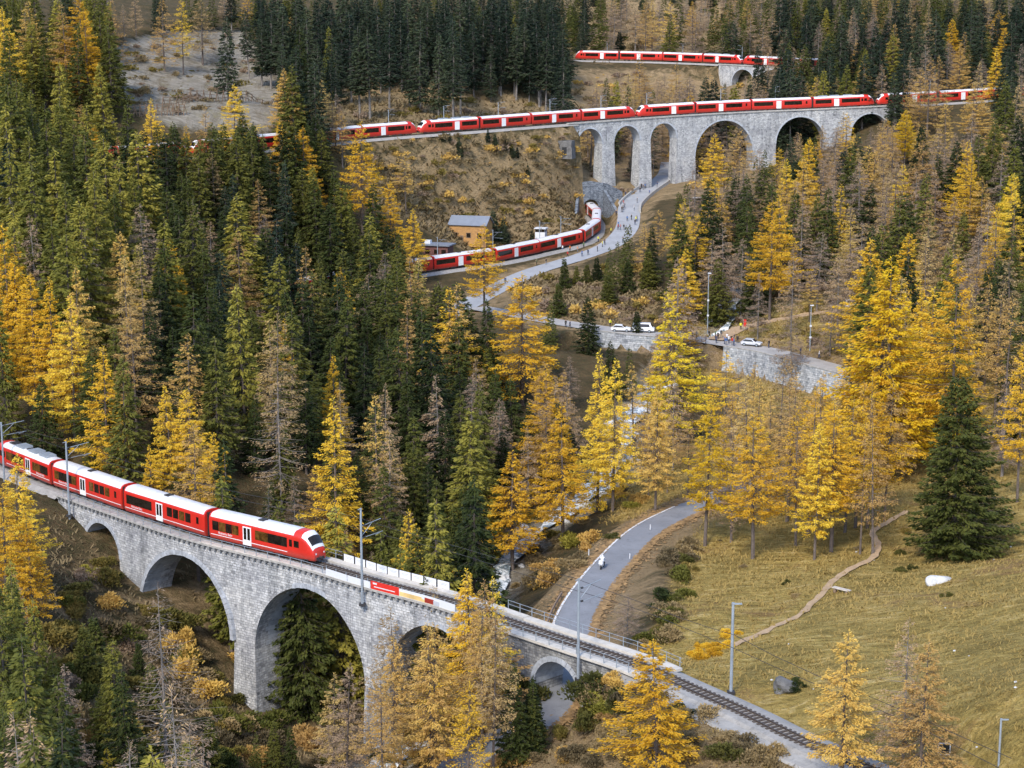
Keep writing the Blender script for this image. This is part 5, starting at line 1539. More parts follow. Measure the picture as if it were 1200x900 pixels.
# ------------------------------------------------------------------ boards, banner and railings on the near viaduct
def along(root_name, label, cat, s0, s1):
    c = TRACK.at((s0 + s1) / 2); t = empty(root_name, c); tag(t, label, cat)
    inv = Matrix.Translation(-c)
    def own(o): o.parent = t; o.matrix_parent_inverse = inv; return o
    return t, own
def upright(path, s, w, h, off, dz, mat, name, th=.05, tilt=0):
    mb = MB(); mb.box((0, 0, h / 2), (w, th, h)); tg = path.tan(s)
    return mb.build(name, mat, None, path.at(s, off, dz), (tilt, 0, math.atan2(tg.y, tg.x)))
b0, b1 = TRACK.s_px(402, -2.5, .5), TRACK.s_px(528, -2.5, .5)
t, own = along('board_fence', 'row of white boards along the far edge of the near viaduct', 'board fence', b0, b1)
n = 9; w = (b1 - b0) / n
for k in range(n):
    own(upright(TRACK, b0 + (k + .5) * w, w - .2, .85, -2.52, .05, M['panel'], 'board'))
    own(upright(TRACK, b0 + k * w, .08, .95, -2.50, .03, M['dark_metal'], 'post', .12))
M['grey_print'] = simple('grey_print', (.45, .46, .50), .6, .1)
for k in range(n):
    for z_, ww in ((.58, .62), (.42, .45)):
        own(upright(TRACK, b0 + (k + .5) * w, (w - .1) * ww, .07, -2.49, z_, M['grey_print'], 'print_line', .012))
# banner hung on the near railing: red field, then pale field with a painted train
c0, c1 = TRACK.s_px(383, 2.55, .4), TRACK.s_px(532, 2.55, .4)
t, own = along('banner', 'long hanging banner with red end and painted train on the near viaduct railing', 'banner', c0, c1)
M['banner_yellow'] = simple('banner_yellow', (.72, .50, .20), .6, .3, .6)
M['banner_red'] = simple('banner_red', (.62, .03, .018), .5, .08)
cA, cB = TRACK.s_px(436, 2.55, .4), TRACK.s_px(469, 2.55, .4)
def piece(nm, a, b, z0, h, mat, off=2.56, th=.04):
    k = max(1, int((b - a) / 2.5))
    for i in range(k):
        own(upright(TRACK, a + (b - a) * (i + .5) / k, (b - a) / k + .01, h, off, z0, mat, nm, th))
piece('white_field', c0, cA, .02, .78, M['panel'])
piece('red_field', cA, cB, .02, .95, M['banner_red'], 2.58)
piece('white_field', cB, c1, .02, .85, M['panel'])
piece('painted_landscape', cB + .1, cB + 3.4, .05, .5, M['banner_yellow'], 2.585, .02)
piece('painted_landscape', cB + 3.4, cB + 5.4, .05, .32, M['banner_yellow'], 2.585, .02)
piece('print_line', cA + .5, cB - .6, .30, .10, M['panel'], 2.605, .012)
piece('print_mark', cA + .35, cA + .95, .62, .2, M['panel'], 2.605, .012)
sN = TRACK.s_px(509, 2.56, .4)
piece('painted_train', sN - 1.4, sN, .08, .55, M['red'], 2.60, .02)
piece('painted_train_front', sN, sN + .9, .08, .48, M['grey_print'], 2.60, .02)
for k in range(13):
    own(upright(TRACK, c0 + (c1 - c0) * k / 12, .06, 1.1, 2.50, .0, M['steel'], 'post', .06))
def railing(label, s0, s1, off, dz, step=1.9, h=1.05):
    t, own = along('railing', label, 'railing', s0, s1)
    s = s0
    while s <= s1 + .01:
        own(upright(TRACK, s, .06, h, off, dz, M['steel'], 'post', .06)); s += step
    for z_ in (h - .04, h * .55):
        mb = MB(); N = max(2, int((s1 - s0) / 3))
        for k in range(N): mb.tube(TRACK.at(s0 + (s1 - s0) * k / N, off, dz + z_), TRACK.at(s0 + (s1 - s0) * (k + 1) / N, off, dz + z_), .028, n=5)
        own(mb.build('rail_bar', M['steel']))
railing('thin steel railing along the road bridge on the road side', TRACK.s_px(596, -2.5, .5), VS1 + 3, -2.55, -.02)
railing('thin steel railing along the road bridge above the small arch', TRACK.s_px(585, 2.5, .5), VS1 + 1, 2.56, -.02)
railing('timber-brown railing just ahead of the leading train', NOSE - 2, b0 - .2, -2.55, .03)
railing('thin steel railing beside the leading train on the near viaduct', VS0 + 2, c0 - .5, 2.50, -.06, h=.95)

# ------------------------------------------------------------------ road furniture
def guard(label, path, s0, s1, off):
    c = path.at((s0 + s1) / 2); t = empty('guard_rail', c); tag(t, label, 'guard rail'); inv = Matrix.Translation(-c)
    s = s0
    while s <= s1:
        mb = MB(); mb.box((0, 0, .3), (.14, .14, .95)); p = path.at(s, off); p.z = path.at(s).z
        o = mb.build('post', M['timber'], None, p); o.parent = t; o.matrix_parent_inverse = inv; s += 2.0
    o = solid_strip('beam', path, s0 - .3, s1 + .3, off - .07, off + .09, .50, .80, M['timber']); o.parent = t; o.matrix_parent_inverse = inv
guard('brown guard rail on the torrent side of the valley road', ROAD, ROAD.s_px(668) - 16, ROAD.s_px(684), -2.75)
for px, py in ((690, 652), (738, 657), (650, 735), (762, 622)):
    g = ground_px(px, py); t = obj('marker_post', None) if False else None
    mb = MB(); mb.tube((0, 0, -.2), (0, 0, .85), .07, .055, n=8); mb.box((0, -.06, .62), (.1, .04, .16))
    tag(mb.build('marker_post', M['panel'], None, g), 'small white marker post on the verge of the valley road', 'marker post', 'white road marker posts')
# motorcyclist
def vehicle_car(px, py, rz, label, mat, van=False, route=None):
    g = ground_px(px, py) if route is None else route
    t = empty('parked_car', g, rz); tag(t, label, 'car')
    if van: pr = [(-2.3, .35), (2.3, .35), (2.35, .9), (1.9, 1.15), (1.5, 1.95), (-2.2, 2.0), (-2.35, .9)]; gl = [(1.42, 1.2), (1.2, 1.8), (-1.9, 1.85), (-1.9, 1.2)]; zr = 1.15
    else: pr = [(-2.0, .35), (2.05, .35), (2.1, .68), (1.75, .84), (.95, .94), (.25, 1.42), (-1.2, 1.46), (-1.85, .98), (-2.1, .85)]; gl = [(.78, .98), (.2, 1.36), (-1.15, 1.4), (-1.65, 1.0)]; zr = .95
    v = []; f = []; n_ = len(pr)
    for y, k in ((-.86, 0), (-.80, 1), (.80, 1), (.86, 0)):
        for (x, z) in pr:
            yy = y if z <= zr else y * (1 - (z - zr) * .28)
            v.append((x * (1 if k == 0 else 1.0), yy, z))
    mb = MB()
    for a, b in ((-.86, .86),):
        k = len(mb.v)
        for y in (a, b):
            for (x, z) in pr: mb.v.append(Vector((x, y * (1 if z <= zr else 1 - (z - zr) * .3), z)))
        for i in range(n_): j = (i + 1) % n_; mb.f.append((k + i, k + j, k + n_ + j, k + n_ + i))
        mb.f.append(tuple(k + i for i in reversed(range(n_)))); mb.f.append(tuple(k + n_ + i for i in range(n_)))
    body = mb.build('body', mat, t)
    bv = body.modifiers.new('b', 'BEVEL'); bv.width = .07; bv.segments = 2; bv.limit_method = 'ANGLE'
    for sy in (-1, 1):
        mb = MB(); mb.quad(*[(x, sy * (.875 * (1 - (z - zr) * .3) if z > zr else .875) , z) for (x, z) in gl]); mb.build('side_window', M['glass'], t)
    if van: fw = [(1.93, 1.2), (1.56, 1.85)]; rw = [(-2.33, 1.2), (-2.24, 1.8)]
    else: fw = [(.93, .99), (.30, 1.40)]; rw = [(-1.86, 1.02), (-1.30, 1.42)]
    for nm, (a, b), e_ in (('windscreen', fw, .03), ('rear_window', rw, -.03)):
        mb = MB(); mb.quad((a[0] + e_, -.72, a[1] + .02), (a[0] + e_, .72, a[1] + .02), (b[0] + e_, .62, b[1] + .02), (b[0] + e_, -.62, b[1] + .02)); mb.build(nm, M['glass'], t)
    for x in (-1.3, 1.3):
        for sy in (-1, 1):
            mb = MB(); mb.tube((x, sy * .70, .32), (x, sy * .9, .32), .32, n=16); wl = mb.build('wheel', M['black'], t)
            mb = MB(); mb.tube((x, sy * .89, .32), (x, sy * .915, .32), .2, n=12); mb.build('rim', M['steel'], wl)
    for sy in (-.6, .6):
        mb = MB(); mb.box((2.08 if not van else 2.34, sy, .7), (.08, .34, .14)); mb.build('headlight', M['panel'], t)
        mb = MB(); mb.box((-2.08 if not van else -2.34, sy, .8), (.06, .2, .2)); mb.build('tail_light', M['red'], t)
    return t
M['silver'] = simple('silver_paint', (.62, .64, .68), .3, .05, metal=.2)
s_ = MIDROAD.s_px(878); vehicle_car(0, 0, -.42, 'silver hatchback parked at the fork above the tall retaining wall', M['silver'], route=MIDROAD.at(s_, -1.0, .04))
s_ = MIDROAD.s_px(730); vehicle_car(0, 0, -.15, 'white car parked behind the shorter retaining wall', M['white_paint'], route=MIDROAD.at(s_, .9, .04))
s_ = MIDROAD.s_px(752); vehicle_car(0, 0, -.12, 'white van parked next to the white car on the wall road', M['white_paint'], van=True, route=MIDROAD.at(s_, -.9, .04))
s_ = SPUR.s_px(1003); q = SPUR.at(s_); q.z = max(q.z, H1(q.x, q.y)) + .04
vehicle_car(0, 0, -.1, 'white van on the dirt track behind the big golden larches', M['white_paint'], van=True, route=q)

# ------------------------------------------------------------------ people
def skin_body(pose):
    """joint skeleton -> one continuous body"""
    J = {'hip': ((0, 0, .95), .15), 'waist': ((0, 0, 1.12), .14), 'chest': ((0, .01, 1.33), .165), 'neck': ((0, 0, 1.5), .062), 'head': ((0, .02, 1.62), .1), 'crown': ((0, .01, 1.70), .09)}
    E = [('hip', 'waist'), ('waist', 'chest'), ('chest', 'neck'), ('neck', 'head'), ('head', 'crown')]
    for sx, nm in ((-1, 'l'), (1, 'r')):
        st = pose['stride'] * sx
        J['th' + nm] = ((.10 * sx, 0, .88), .1); J['kn' + nm] = ((.11 * sx, .5 * st + .04, .49), .068); J['an' + nm] = ((.11 * sx, .85 * st, .10), .048); J['ft' + nm] = ((.12 * sx, .85 * st + .16, .05), .045)
        E += [('hip', 'th' + nm), ('th' + nm, 'kn' + nm), ('kn' + nm, 'an' + nm), ('an' + nm, 'ft' + nm)]
        aw = pose['arm']
        J['sh' + nm] = ((.19 * sx, 0, 1.42), .068); J['el' + nm] = ((.27 * sx, -.3 * st + .02, 1.15), .052)
        J['wr' + nm] = (((.24 if aw == 0 else .12) * sx, .12 - .4 * st + .18 * aw, .92 + .32 * aw), .038); J['ha' + nm] = (((.23 if aw == 0 else .07) * sx, .15 - .4 * st + .24 * aw, .84 + .42 * aw), .036)
        E += [('chest', 'sh' + nm), ('sh' + nm, 'el' + nm), ('el' + nm, 'wr' + nm), ('wr' + nm, 'ha' + nm)]
    if pose.get('ride'):
        pass
    names = list(J)
    m = bpy.data.meshes.new('body'); m.from_pydata([J[k][0] for k in names], [(names.index(a), names.index(b)) for a, b in E], [])
    o = bpy.data.objects.new('body', m); C.objects.link(o)
    sk = o.modifiers.new('skin', 'SKIN'); ss = o.modifiers.new('sub', 'SUBSURF'); ss.levels = 1; ss.render_levels = 1
    for i, k in enumerate(names):
        m.skin_vertices[0].data[i].radius = (J[k][1], J[k][1] * (.72 if k in ('hip', 'waist', 'chest') else 1))
        m.skin_vertices[0].data[i].use_root = (k == 'hip')
    bpy.context.view_layer.update()
    r = bpy.data.meshes.new_from_object(o.evaluated_get(bpy.context.evaluated_depsgraph_get()))
    bpy.data.objects.remove(o)
    r.polygons.foreach_set('use_smooth', [True] * len(r.polygons))
    return r
POSE = [skin_body(dict(stride=.05, arm=0)), skin_body(dict(stride=.22, arm=0)), skin_body(dict(stride=.06, arm=1))]
JACK = {'navy': (.03, .045, .10), 'black': (.02, .02, .022), 'red': (.45, .03, .025), 'yellow': (.75, .72, .05), 'orange': (.7, .20, .03), 'green': (.08, .14, .06), 'white': (.7, .7, .7), 'grey': (.18, .18, .19), 'blue': (.06, .14, .32)}
for k, c in list(JACK.items()): M['cloth_' + k] = simple('cloth_' + k, c, .85, .15)
PM = {}
def person_mesh(pose, jack, legs):
    key = (pose, jack, legs)
    if key in PM: return PM[key]
    m = POSE[pose].copy(); m.materials.clear()
    for x in ('cloth_' + legs, 'cloth_' + jack, 'skin', 'hair', 'black'): m.materials.append(M[x])
    for p in m.polygons:
        c = p.center; r = math.hypot(c.x, c.y)
        p.material_index = 4 if c.z < .11 else 0 if (c.z < .93 and abs(c.x) < .2) else 2 if (c.z < .9 + (.4 if pose == 2 else 0) and (abs(c.x) > .2 or c.y > .3)) else 1 if c.z < 1.49 else (3 if (c.z > 1.68 or (c.y < -.02 and c.z > 1.57)) else 2)
    PM[key] = m
    return m
CROWD = [  # column, foot row, pose, jacket, trousers, what they do
 (750, 226, 1, 'black', 'navy', 'walking up the road near the viaduct pier'), (733, 231, 0, 'navy', 'black', 'standing on the road by the rock cut'), (716, 243, 0, 'navy', 'grey', 'leaning by the tunnel parapet'),
 (719, 247, 2, 'black', 'black', 'filming beside the tunnel parapet'), (722, 254, 1, 'navy', 'black', 'walking along the tunnel parapet'), (732, 245, 1, 'grey', 'navy', 'walking in the middle of the road bend'),
 (735, 260, 0, 'blue', 'black', 'standing on the road bend'), (740, 259, 1, 'black', 'black', 'walking by the outer curved parapet'), (727, 271, 2, 'red', 'navy', 'taking pictures beside a dark jacket'), (731, 271, 0, 'black', 'grey', 'standing next to a red jacket on the road'),
 (716, 274, 0, 'yellow', 'black', 'in a bright vest above the crowd on the grass strip'), (701, 284, 0, 'yellow', 'navy', 'in a bright vest next to the curving train'), (706, 291, 2, 'yellow', 'black', 'in a bright vest holding up a camera'),
 (700, 296, 0, 'black', 'black', 'standing tall at the edge of the road crowd'), (689, 300, 1, 'navy', 'black', 'walking on the road beside a blue jacket'), (682, 302, 2, 'blue', 'navy', 'crouched over a camera on the road'), (684, 291, 0, 'green', 'black', 'standing on the grass strip by the train'),
 (665, 302, 1, 'red', 'black', 'walking along the road verge by the train'), (668, 295, 0, 'orange', 'black', 'in an orange jacket close to the rails'), (677, 296, 2, 'orange', 'grey', 'in an orange jacket watching the train'), (659, 295, 0, 'white', 'blue', 'in a pale jacket close to the rails'),
 (592, 333, 1, 'navy', 'black', 'walking alone down the road behind the golden larch'), (640, 311, 0, 'black', 'grey', 'standing alone on the grey road below the train'), (629, 311, 2, 'green', 'black', 'filming the train from the road'),
 (663, 384, 0, 'black', 'black', 'standing on the wall road left of the dark spruce'), (668, 385, 1, 'navy', 'black', 'walking on the wall road left of the dark spruce'),
 (827, 404, 1, 'navy', 'grey', 'walking towards the silver hatchback'), (816, 398, 0, 'grey', 'black', 'standing by the torrent crossing'), (838, 399, 0, 'green', 'black', 'standing at the road fork'), (849, 404, 2, 'blue', 'navy', 'photographing at the top of the tall wall'),
 (854, 404, 0, 'white', 'navy', 'in a pale jacket at the top of the tall wall'), (845, 399, 1, 'black', 'grey', 'walking at the road fork'), (901, 409, 0, 'black', 'navy', 'standing behind the silver hatchback'), (938, 418, 2, 'navy', 'black', 'bending over gear on the wall road'),
 (960, 421, 1, 'white', 'navy', 'in white walking down the wall road'), (868, 387, 0, 'yellow', 'black', 'in a bright vest below the red flag'), (971, 386, 0, 'white', 'grey', 'in white on the bank above the wall road'),
 (715, 384, 0, 'yellow', 'black', 'in a bright vest beside the dark spruce'), (760, 389, 1, 'black', 'black', 'walking past the white van'), (776, 391, 0, 'green', 'navy', 'standing behind the shorter wall'), (790, 392, 2, 'yellow', 'grey', 'in a bright vest behind the shorter wall')]
for (px, py, ps, ja, le, what) in CROWD:
    g = ground_px(px, py)
    for rt, w_ in ((LOOPROAD, 2.9), (MIDROAD, 3.3), (SPUR, 1.7)):
        dd = (rt.p[:, 0] - g.x) ** 2 + (rt.p[:, 1] - g.y) ** 2; k = int(np.argmin(dd))
        if dd[k] < w_ ** 2: g.z = max(g.z, rt.p[k, 2] + .03)
    t = empty('person', g, rnd.uniform(0, 6.28)); tag(t, 'person with %s jacket %s' % (ja, what), 'person', 'spectators along the mountain road')
    obj('body', person_mesh(ps, ja, le), t)
for k in range(30):
    rt, a_, b_, nm_ = (LOOPROAD, .38, .78, 'tunnel road') if k < 20 else (MIDROAD, MIDROAD.s_px(806) / MIDROAD.L, MIDROAD.s_px(866) / MIDROAD.L, 'walled road')
    q = rt.at(rt.L * rnd.uniform(a_, b_), rnd.choice((-1, 1)) * rnd.uniform(1.2, 2.6), .04)
    ja = rnd.choice(('navy', 'black', 'black', 'grey', 'red', 'blue', 'yellow', 'white'))
    t = empty('person', q, rnd.uniform(0, 6.28)); tag(t, 'person in %s jacket standing among the crowd on the %s' % (ja, nm_), 'person', '%s jackets in the crowd on the %s' % (ja, nm_))
    obj('body', person_mesh(rnd.randrange(3), ja, rnd.choice(('black', 'navy', 'grey'))), t)
# rider on the valley road
s_ = ROAD.s_px(711); p = ROAD.at(s_, -.6, .03); tg = ROAD.tan(s_)
t = empty('motorcycle', p, math.atan2(tg.y, tg.x) - math.pi / 2); tag(t, 'pale motorcycle riding on the valley road towards the bend', 'motorcycle')
for y in (-.7, .72):
    mb = MB(); mb.tube((-.07, y, .32), (.07, y, .32), .32, n=18); mb.build('wheel', M['black'], t)
mb = MB(); mb.prism([(-.75, .45), (.2, .38), (.85, .6), (.8, .95), (.3, .98), (-.2, .85), (-.9, .95), (-1.0, .8)], -.2, .2)
for q in mb.v: q.x, q.y = q.y, q.x
mb.build('fairing', M['white_paint'], t)
mb = MB(); mb.tube((-.38, .55, 1.05), (.38, .55, 1.05), .025, n=6); mb.build('handlebar', M['black'], t)
mb = MB(); mb.box((0, -.75, .98), (.5, .42, .4)); mb.build('top_case', M['white_paint'], t)
rb = bpy.data.meshes.new('r')
J = [((0, -.25, .92), .17), ((0, -.15, 1.15), .16), ((0, .02, 1.38), .19), ((0, .1, 1.5), .08), ((0, .14, 1.63), .14), ((0, .14, 1.72), .13),
     ((-.16, -.1, .88), .1), ((-.25, .3, .75), .08), ((-.24, 0, .32), .06), ((.16, -.1, .88), .1), ((.25, .3, .75), .08), ((.24, 0, .32), .06),
     ((-.22, .05, 1.4), .08), ((-.33, .25, 1.15), .06), ((-.3, .53, 1.07), .045), ((.22, .05, 1.4), .08), ((.33, .25, 1.15), .06), ((.3, .53, 1.07), .045)]
rb.from_pydata([j[0] for j in J], [(0, 1), (1, 2), (2, 3), (3, 4), (4, 5), (0, 6), (6, 7), (7, 8), (0, 9), (9, 10), (10, 11), (2, 12), (12, 13), (13, 14), (2, 15), (15, 16), (16, 17)], [])
ro = bpy.data.objects.new('r', rb); C.objects.link(ro); ro.modifiers.new('s', 'SKIN'); ro.modifiers.new('u', 'SUBSURF').levels = 1
for i, j in enumerate(J): rb.skin_vertices[0].data[i].radius = (j[1], j[1]); rb.skin_vertices[0].data[i].use_root = (i == 0)
bpy.context.view_layer.update()
rm = bpy.data.meshes.new_from_object(ro.evaluated_get(bpy.context.evaluated_depsgraph_get())); bpy.data.objects.remove(ro)
rm.materials.clear(); rm.materials.append(M['cloth_white']); rm.materials.append(M['cloth_black']); rm.materials.append(M['white_paint'])
for q in rm.polygons: q.material_index = 2 if q.center.z > 1.52 else 1 if q.center.z < .88 else 0
rm.polygons.foreach_set('use_smooth', [True] * len(rm.polygons))
rp = empty('person', p, math.atan2(tg.y, tg.x) - math.pi / 2); tag(rp, 'person in white jacket and helmet riding the motorcycle', 'person')
obj('body', rm, rp)
# red flag by the cascade
g = ground_px(871, 388); t = empty('flag', g); tag(t, 'tall red beach flag beside the torrent cascade', 'flag')
mb = MB(); mb.tube((0, 0, -.2), (0, 0, 2.5), .03, n=6); mb.build('pole', M['steel'], t)
mb = MB(); mb.box((.3, 0, 1.7), (.6, .02, 1.5)); mb.build('cloth', M['banner_red'], t)

# ------------------------------------------------------------------ buildings by the loop
g = ground_px(552, 284); hz = g.z
t = empty('timber_house', g, -.28); tag(t, 'amber timber house with grey metal roof above the loop train', 'house')
mb = MB(); mb.prism([(-3.2, -1), (3.2, -1), (3.2, 5.0), (0, 7.0), (-3.2, 5.0)], -5.2, 5.2)
for q in mb.v: q.x, q.y = q.y, q.x
mb.build('wall', M['house_timber'], t)
for sy in (-1, 1):
    mb = MB(); L_ = math.hypot(3.9, 2.45); an = math.atan2(2.45, 3.9)
    mb.box((0, sy * 1.85, 6.04), (11.2, L_ - .3, .18), Matrix.Rotation(-sy * an, 3, 'X')); mb.build('roof_slope', M['roof_metal'], t)
for x in (-3.5, 0.3, 3.4):
    mb = MB(); mb.box((x, -3.24, 2.2), (1.1, .08, 1.2)); w_ = mb.build('window', M['glass'], t)
    mb = MB()
    for dx in (-.62, .62): mb.box((x + dx, -3.27, 2.2), (.12, .1, 1.4))
    for dz in (-.66, .66): mb.box((x, -3.27, 2.2 + dz), (1.36, .1, .12))
    mb.build('frame', M['timber'], w_)
mb = MB(); mb.box((-1.7, -3.24, 1.05), (1.0, .08, 2.1)); mb.build('door', M['timber'], t)
mb = MB(); mb.box((-5.24, 0, 2.4), (.08, 1.2, 1.2)); mb.build('window', M['glass'], t)
g = ground_px(513, 300); t = empty('low_shed', g, -.3); tag(t, 'low dark shed with flat grey roof left of the amber house', 'shed')
mb = MB(); mb.box((0, 0, 1.2), (7, 4.5, 3.4)); mb.build('wall', simple('shed_wall', (.14, .06, .05), .8, .3), t)
mb = MB(); mb.box((0, 0, 3.05), (8.2, 5.6, .28)); mb.build('roof_slab', M['roof_metal'], t)
for x in (-2, .4, 2.4):
    mb = MB(); mb.box((x, -2.28, 1.4), (1.2, .08, 1.1)); mb.build('window', M['glass'], t)
mb = MB(); mb.box((-2.6, 0, 3.6), (1.6, 1.4, .9)); mb.build('roof_box', M['panel'], t)
g = ground_px(634, 286); t = empty('signal_cabin', g, -.25); tag(t, 'white signal cabin with dark window band behind the loop train', 'cabin'); t.scale = (.78, .78, .78)
mb = MB(); mb.box((0, 0, 1.6), (3.6, 3.4, 5.2)); mb.build('wall', M['panel'], t)
for x in (-1.15, 0, 1.15):
    mb = MB(); mb.box((x, -1.73, 4.75), (1.05, .1, 1.1)); mb.build('window', M['glass'], t)
mb = MB(); mb.box((0, 0, 4.75), (3.5, 3.36, 1.1)); mb.build('upper_wall', M['roof_metal'], t)
mb = MB(); mb.box((0, 0, 5.45), (4.3, 4.1, .28)); mb.build('roof_slab', M['panel'], t)
mb = MB(); mb.box((-1.3, -1.74, 1.1), (.75, .08, 2.0)); mb.build('door', M['roof_metal'], t)
# snow fences on the scree
for (xa, ya, xb, yb, lb) in ((190, 127, 268, 118, 'upper row of dark snow-fence timbers on the pale scree'), (268, 122, 328, 121, 'row of snow-fence timbers beside the golden larch on the scree'), (150, 138, 215, 136, 'lower row of dark snow-fence timbers under the pale scree')):
    a, b = ground_px(xa, ya), ground_px(xb, yb); c = (a + b) / 2; c.z = H1(c.x, c.y)
    t = empty('snow_fence', c); tag(t, lb, 'snow fence'); n = 11
    for k in range(n):
        q = a.lerp(b, k / (n - 1)); q.z = H1(q.x, q.y)
        mb = MB(); mb.tube((0, 0, -.4), (.5, -.6, 3.0), .14, n=5); mb.tube((.9, .9, -.4), (.45, -.5, 2.6), .1, n=5)
        o = mb.build('post', M['timber'], t, q - c)
    for z_ in (1.0, 1.9, 2.7):
        mb = MB()
        for k in range(n - 1):
            p, q = a.lerp(b, k / (n - 1)), a.lerp(b, (k + 1) / (n - 1)); p.z, q.z = H1(p.x, p.y), H1(q.x, q.y)
            mb.tube(p - c + Vector((.16 * z_, -.2 * z_, z_)), q - c + Vector((.16 * z_, -.2 * z_, z_)), .09, n=4)
        mb.build('rail', M['timber'], t)

# ------------------------------------------------------------------ bench, boulders
g = ground_px(986, 695); t = empty('timber_bench', g, -.75); tag(t, 'pale weathered log bench beside the dirt footpath', 'bench')
for k in range(2):
    mb = MB(); mb.box((0, -.17 + .34 * k, .46), (2.3, .3, .09)); mb.build('plank', simple('bench_wood%d' % k, (.50, .44, .37), .85, .2), t)
for x in (-.8, .8):
    mb = MB(); mb.box((x, 0, .15), (.28, .5, .55)); mb.build('leg', M['timber'], t)
def boulder_mesh(seed, mat, flat_=.6):
    bm = bmesh.new(); bmesh.ops.create_icosphere(bm, subdivisions=3, radius=1)
    r = np.random.default_rng(seed); ph = r.random((6, 3)) * 6; fr = r.normal(0, 1.6, (6, 3))
    for v in bm.verts:
        k = 1 + sum(.10 * math.sin(float(np.dot(fr[i], v.co)) * 1.4 + ph[i, 0]) for i in range(6))
        v.co *= k; v.co.z *= flat_
    m = bpy.data.meshes.new('boulder'); bm.to_mesh(m); bm.free(); m.materials.append(mat); return m
BM_ = [boulder_mesh(i, M['rock']) for i in range(4)]; BD = [boulder_mesh(9 + i, M['rock_dark'], .75) for i in range(2)]
M['white_rock'] = m_road('white_rock', (.52, .515, .50), .3, 1.6)
g = ground_px(1098, 682); o = obj('boulder', boulder_mesh(21, M['white_rock'], .55), None, g + Vector((0, 0, .15)), (0, 0, .3)); o.scale = (1.35, .9, 1.25)
tag(o, 'bright white boulder on the meadow below the large lone spruce', 'boulder')
g = ground_px(918, 812); o = obj('boulder', BD[0], None, g + Vector((0, 0, .3)), (0, 0, .9)); o.scale = (1.2, 1.0, 1.3)
tag(o, 'dark rock with a yellow bush beside the track bed', 'boulder')
k = 0
while k < 120:
    s_ = rnd.uniform(0, RIVER.L); of = rnd.choice((-1, 1)) * rnd.uniform(.2, 4.2); p = RIVER.at(s_, of)
    p.z = max(H1(p.x, p.y), p.z - .25); sc = rnd.uniform(.35, 1.15) if rnd.random() < .85 else rnd.uniform(1.2, 2.0)
    o = obj('boulder', rnd.choice(BM_), None, p, (rnd.uniform(-.3, .3), rnd.uniform(-.3, .3), rnd.uniform(0, 6.28))); o.scale = (sc, sc * rnd.uniform(.7, 1), sc * rnd.uniform(.7, 1.1))
    big = sc > 1.2
    tag(o, 'large pale boulder standing in the torrent bed' if big else 'pale rounded boulder lying along the torrent bed', 'boulder', 'large torrent boulders' if big else 'torrent boulders'); k += 1
for k in range(14):
    px, py = rnd.uniform(840, 1195), rnd.uniform(640, 890); g = ground_px(px, py)
    if blocked(g.x, g.y): continue
    sc = rnd.uniform(.08, .2); o = obj('stone', rnd.choice(BM_), None, g, (0, 0, rnd.uniform(0, 6))); o.scale = (sc, sc, sc)
    tag(o, 'small pale stone scattered in the meadow grass', 'stone', 'meadow stones')

# ------------------------------------------------------------------ shrubs, grass
def bush(seed, n, R, h, leaf):
    r = np.random.default_rng(seed)
    lobes = r.normal(0, .5, (5, 2)) * R; lh = .45 + .7 * r.random(5); which = r.integers(0, 5, n)
    a = r.random(n) * 6.28; q = np.sqrt(r.random(n)); z = r.random(n) ** .8
    rad = R * q * np.sqrt(np.maximum(.05, 1 - (z * .92) ** 2)) * (1 + .3 * np.sin(a * 3 + seed))
    P = np.stack([np.cos(a) * rad * .6 + lobes[which, 0], np.sin(a) * rad * .6 + lobes[which, 1], z * h * lh[which]], 1)
    D = np.stack([np.cos(a) * .6, np.sin(a) * .6, .5 + .8 * r.random(n)], 1) + r.normal(0, .5, (n, 3)); D /= np.linalg.norm(D, axis=1)[:, None]; D *= (leaf * (.6 + .8 * r.random(n)))[:, None]
    S_ = np.cross(D, r.normal(0, 1, (n, 3))); S_ /= np.linalg.norm(S_, axis=1)[:, None]; S_ *= (leaf * .28)
    V = np.stack([P, P + D * .5 + S_, P + D, P + D * .5 - S_], 1).reshape(-1, 3)
    m = fast_mesh('foliage', V, np.arange(len(V)).reshape(-1, 4), [M['shrub']])
    mb = MB()
    for k in range(7):
        an = k * .9; mb.tube((0, 0, -.2), (math.cos(an) * R * .5, math.sin(an) * R * .5, h * .7), .03, .012, n=4, cap=False)
    return m, mb.me('stem', M['bark_grey'])
BUSH = [bush(500 + i, 1500, 1.4, 1.4, .27) for i in range(5)]
M['olive_leaf'] = M['shrub']
def shrubs(poly, count, mats, sc, where, grp):
    xs = [p[0] for p in poly]; ys = [p[1] for p in poly]; k = 0; tr = 0
    while k < count and tr < count * 12:
        tr += 1
        px, py = rnd.uniform(min(xs), max(xs)), rnd.uniform(min(ys), max(ys))
        if not inpoly(np.array([px]), np.array([py]), poly)[0]: continue
        g = ground_px(px, py)
        if blocked(g.x, g.y): continue
        f_, s_ = rnd.choice(BUSH); mt = rnd.choice(mats); z = rnd.uniform(*sc)
        o = empty('shrub', g - Vector((0, 0, .1)), rnd.uniform(0, 6.28)); o.scale = (z * rnd.uniform(.9, 1.3), z * rnd.uniform(.9, 1.3), z * rnd.uniform(.7, 1.2))
        nm = {'shrub': 'mottled olive shrub', 'shrub_tan': 'bare tan shrub', 'spruce_sun': 'low olive juniper bush', 'amber': 'small amber bush', 'spruce': 'dark low evergreen bush', 'brown': 'faded brown bush', 'gold': 'small yellow bush'}[mt]
        tag(o, nm + ' ' + where, 'shrub', nm + ' ' + grp)
        c_ = obj('foliage', f_, o); c_.material_slots[0].link = 'OBJECT'; c_.material_slots[0].material = M[mt]; obj('stem', s_, o); k += 1
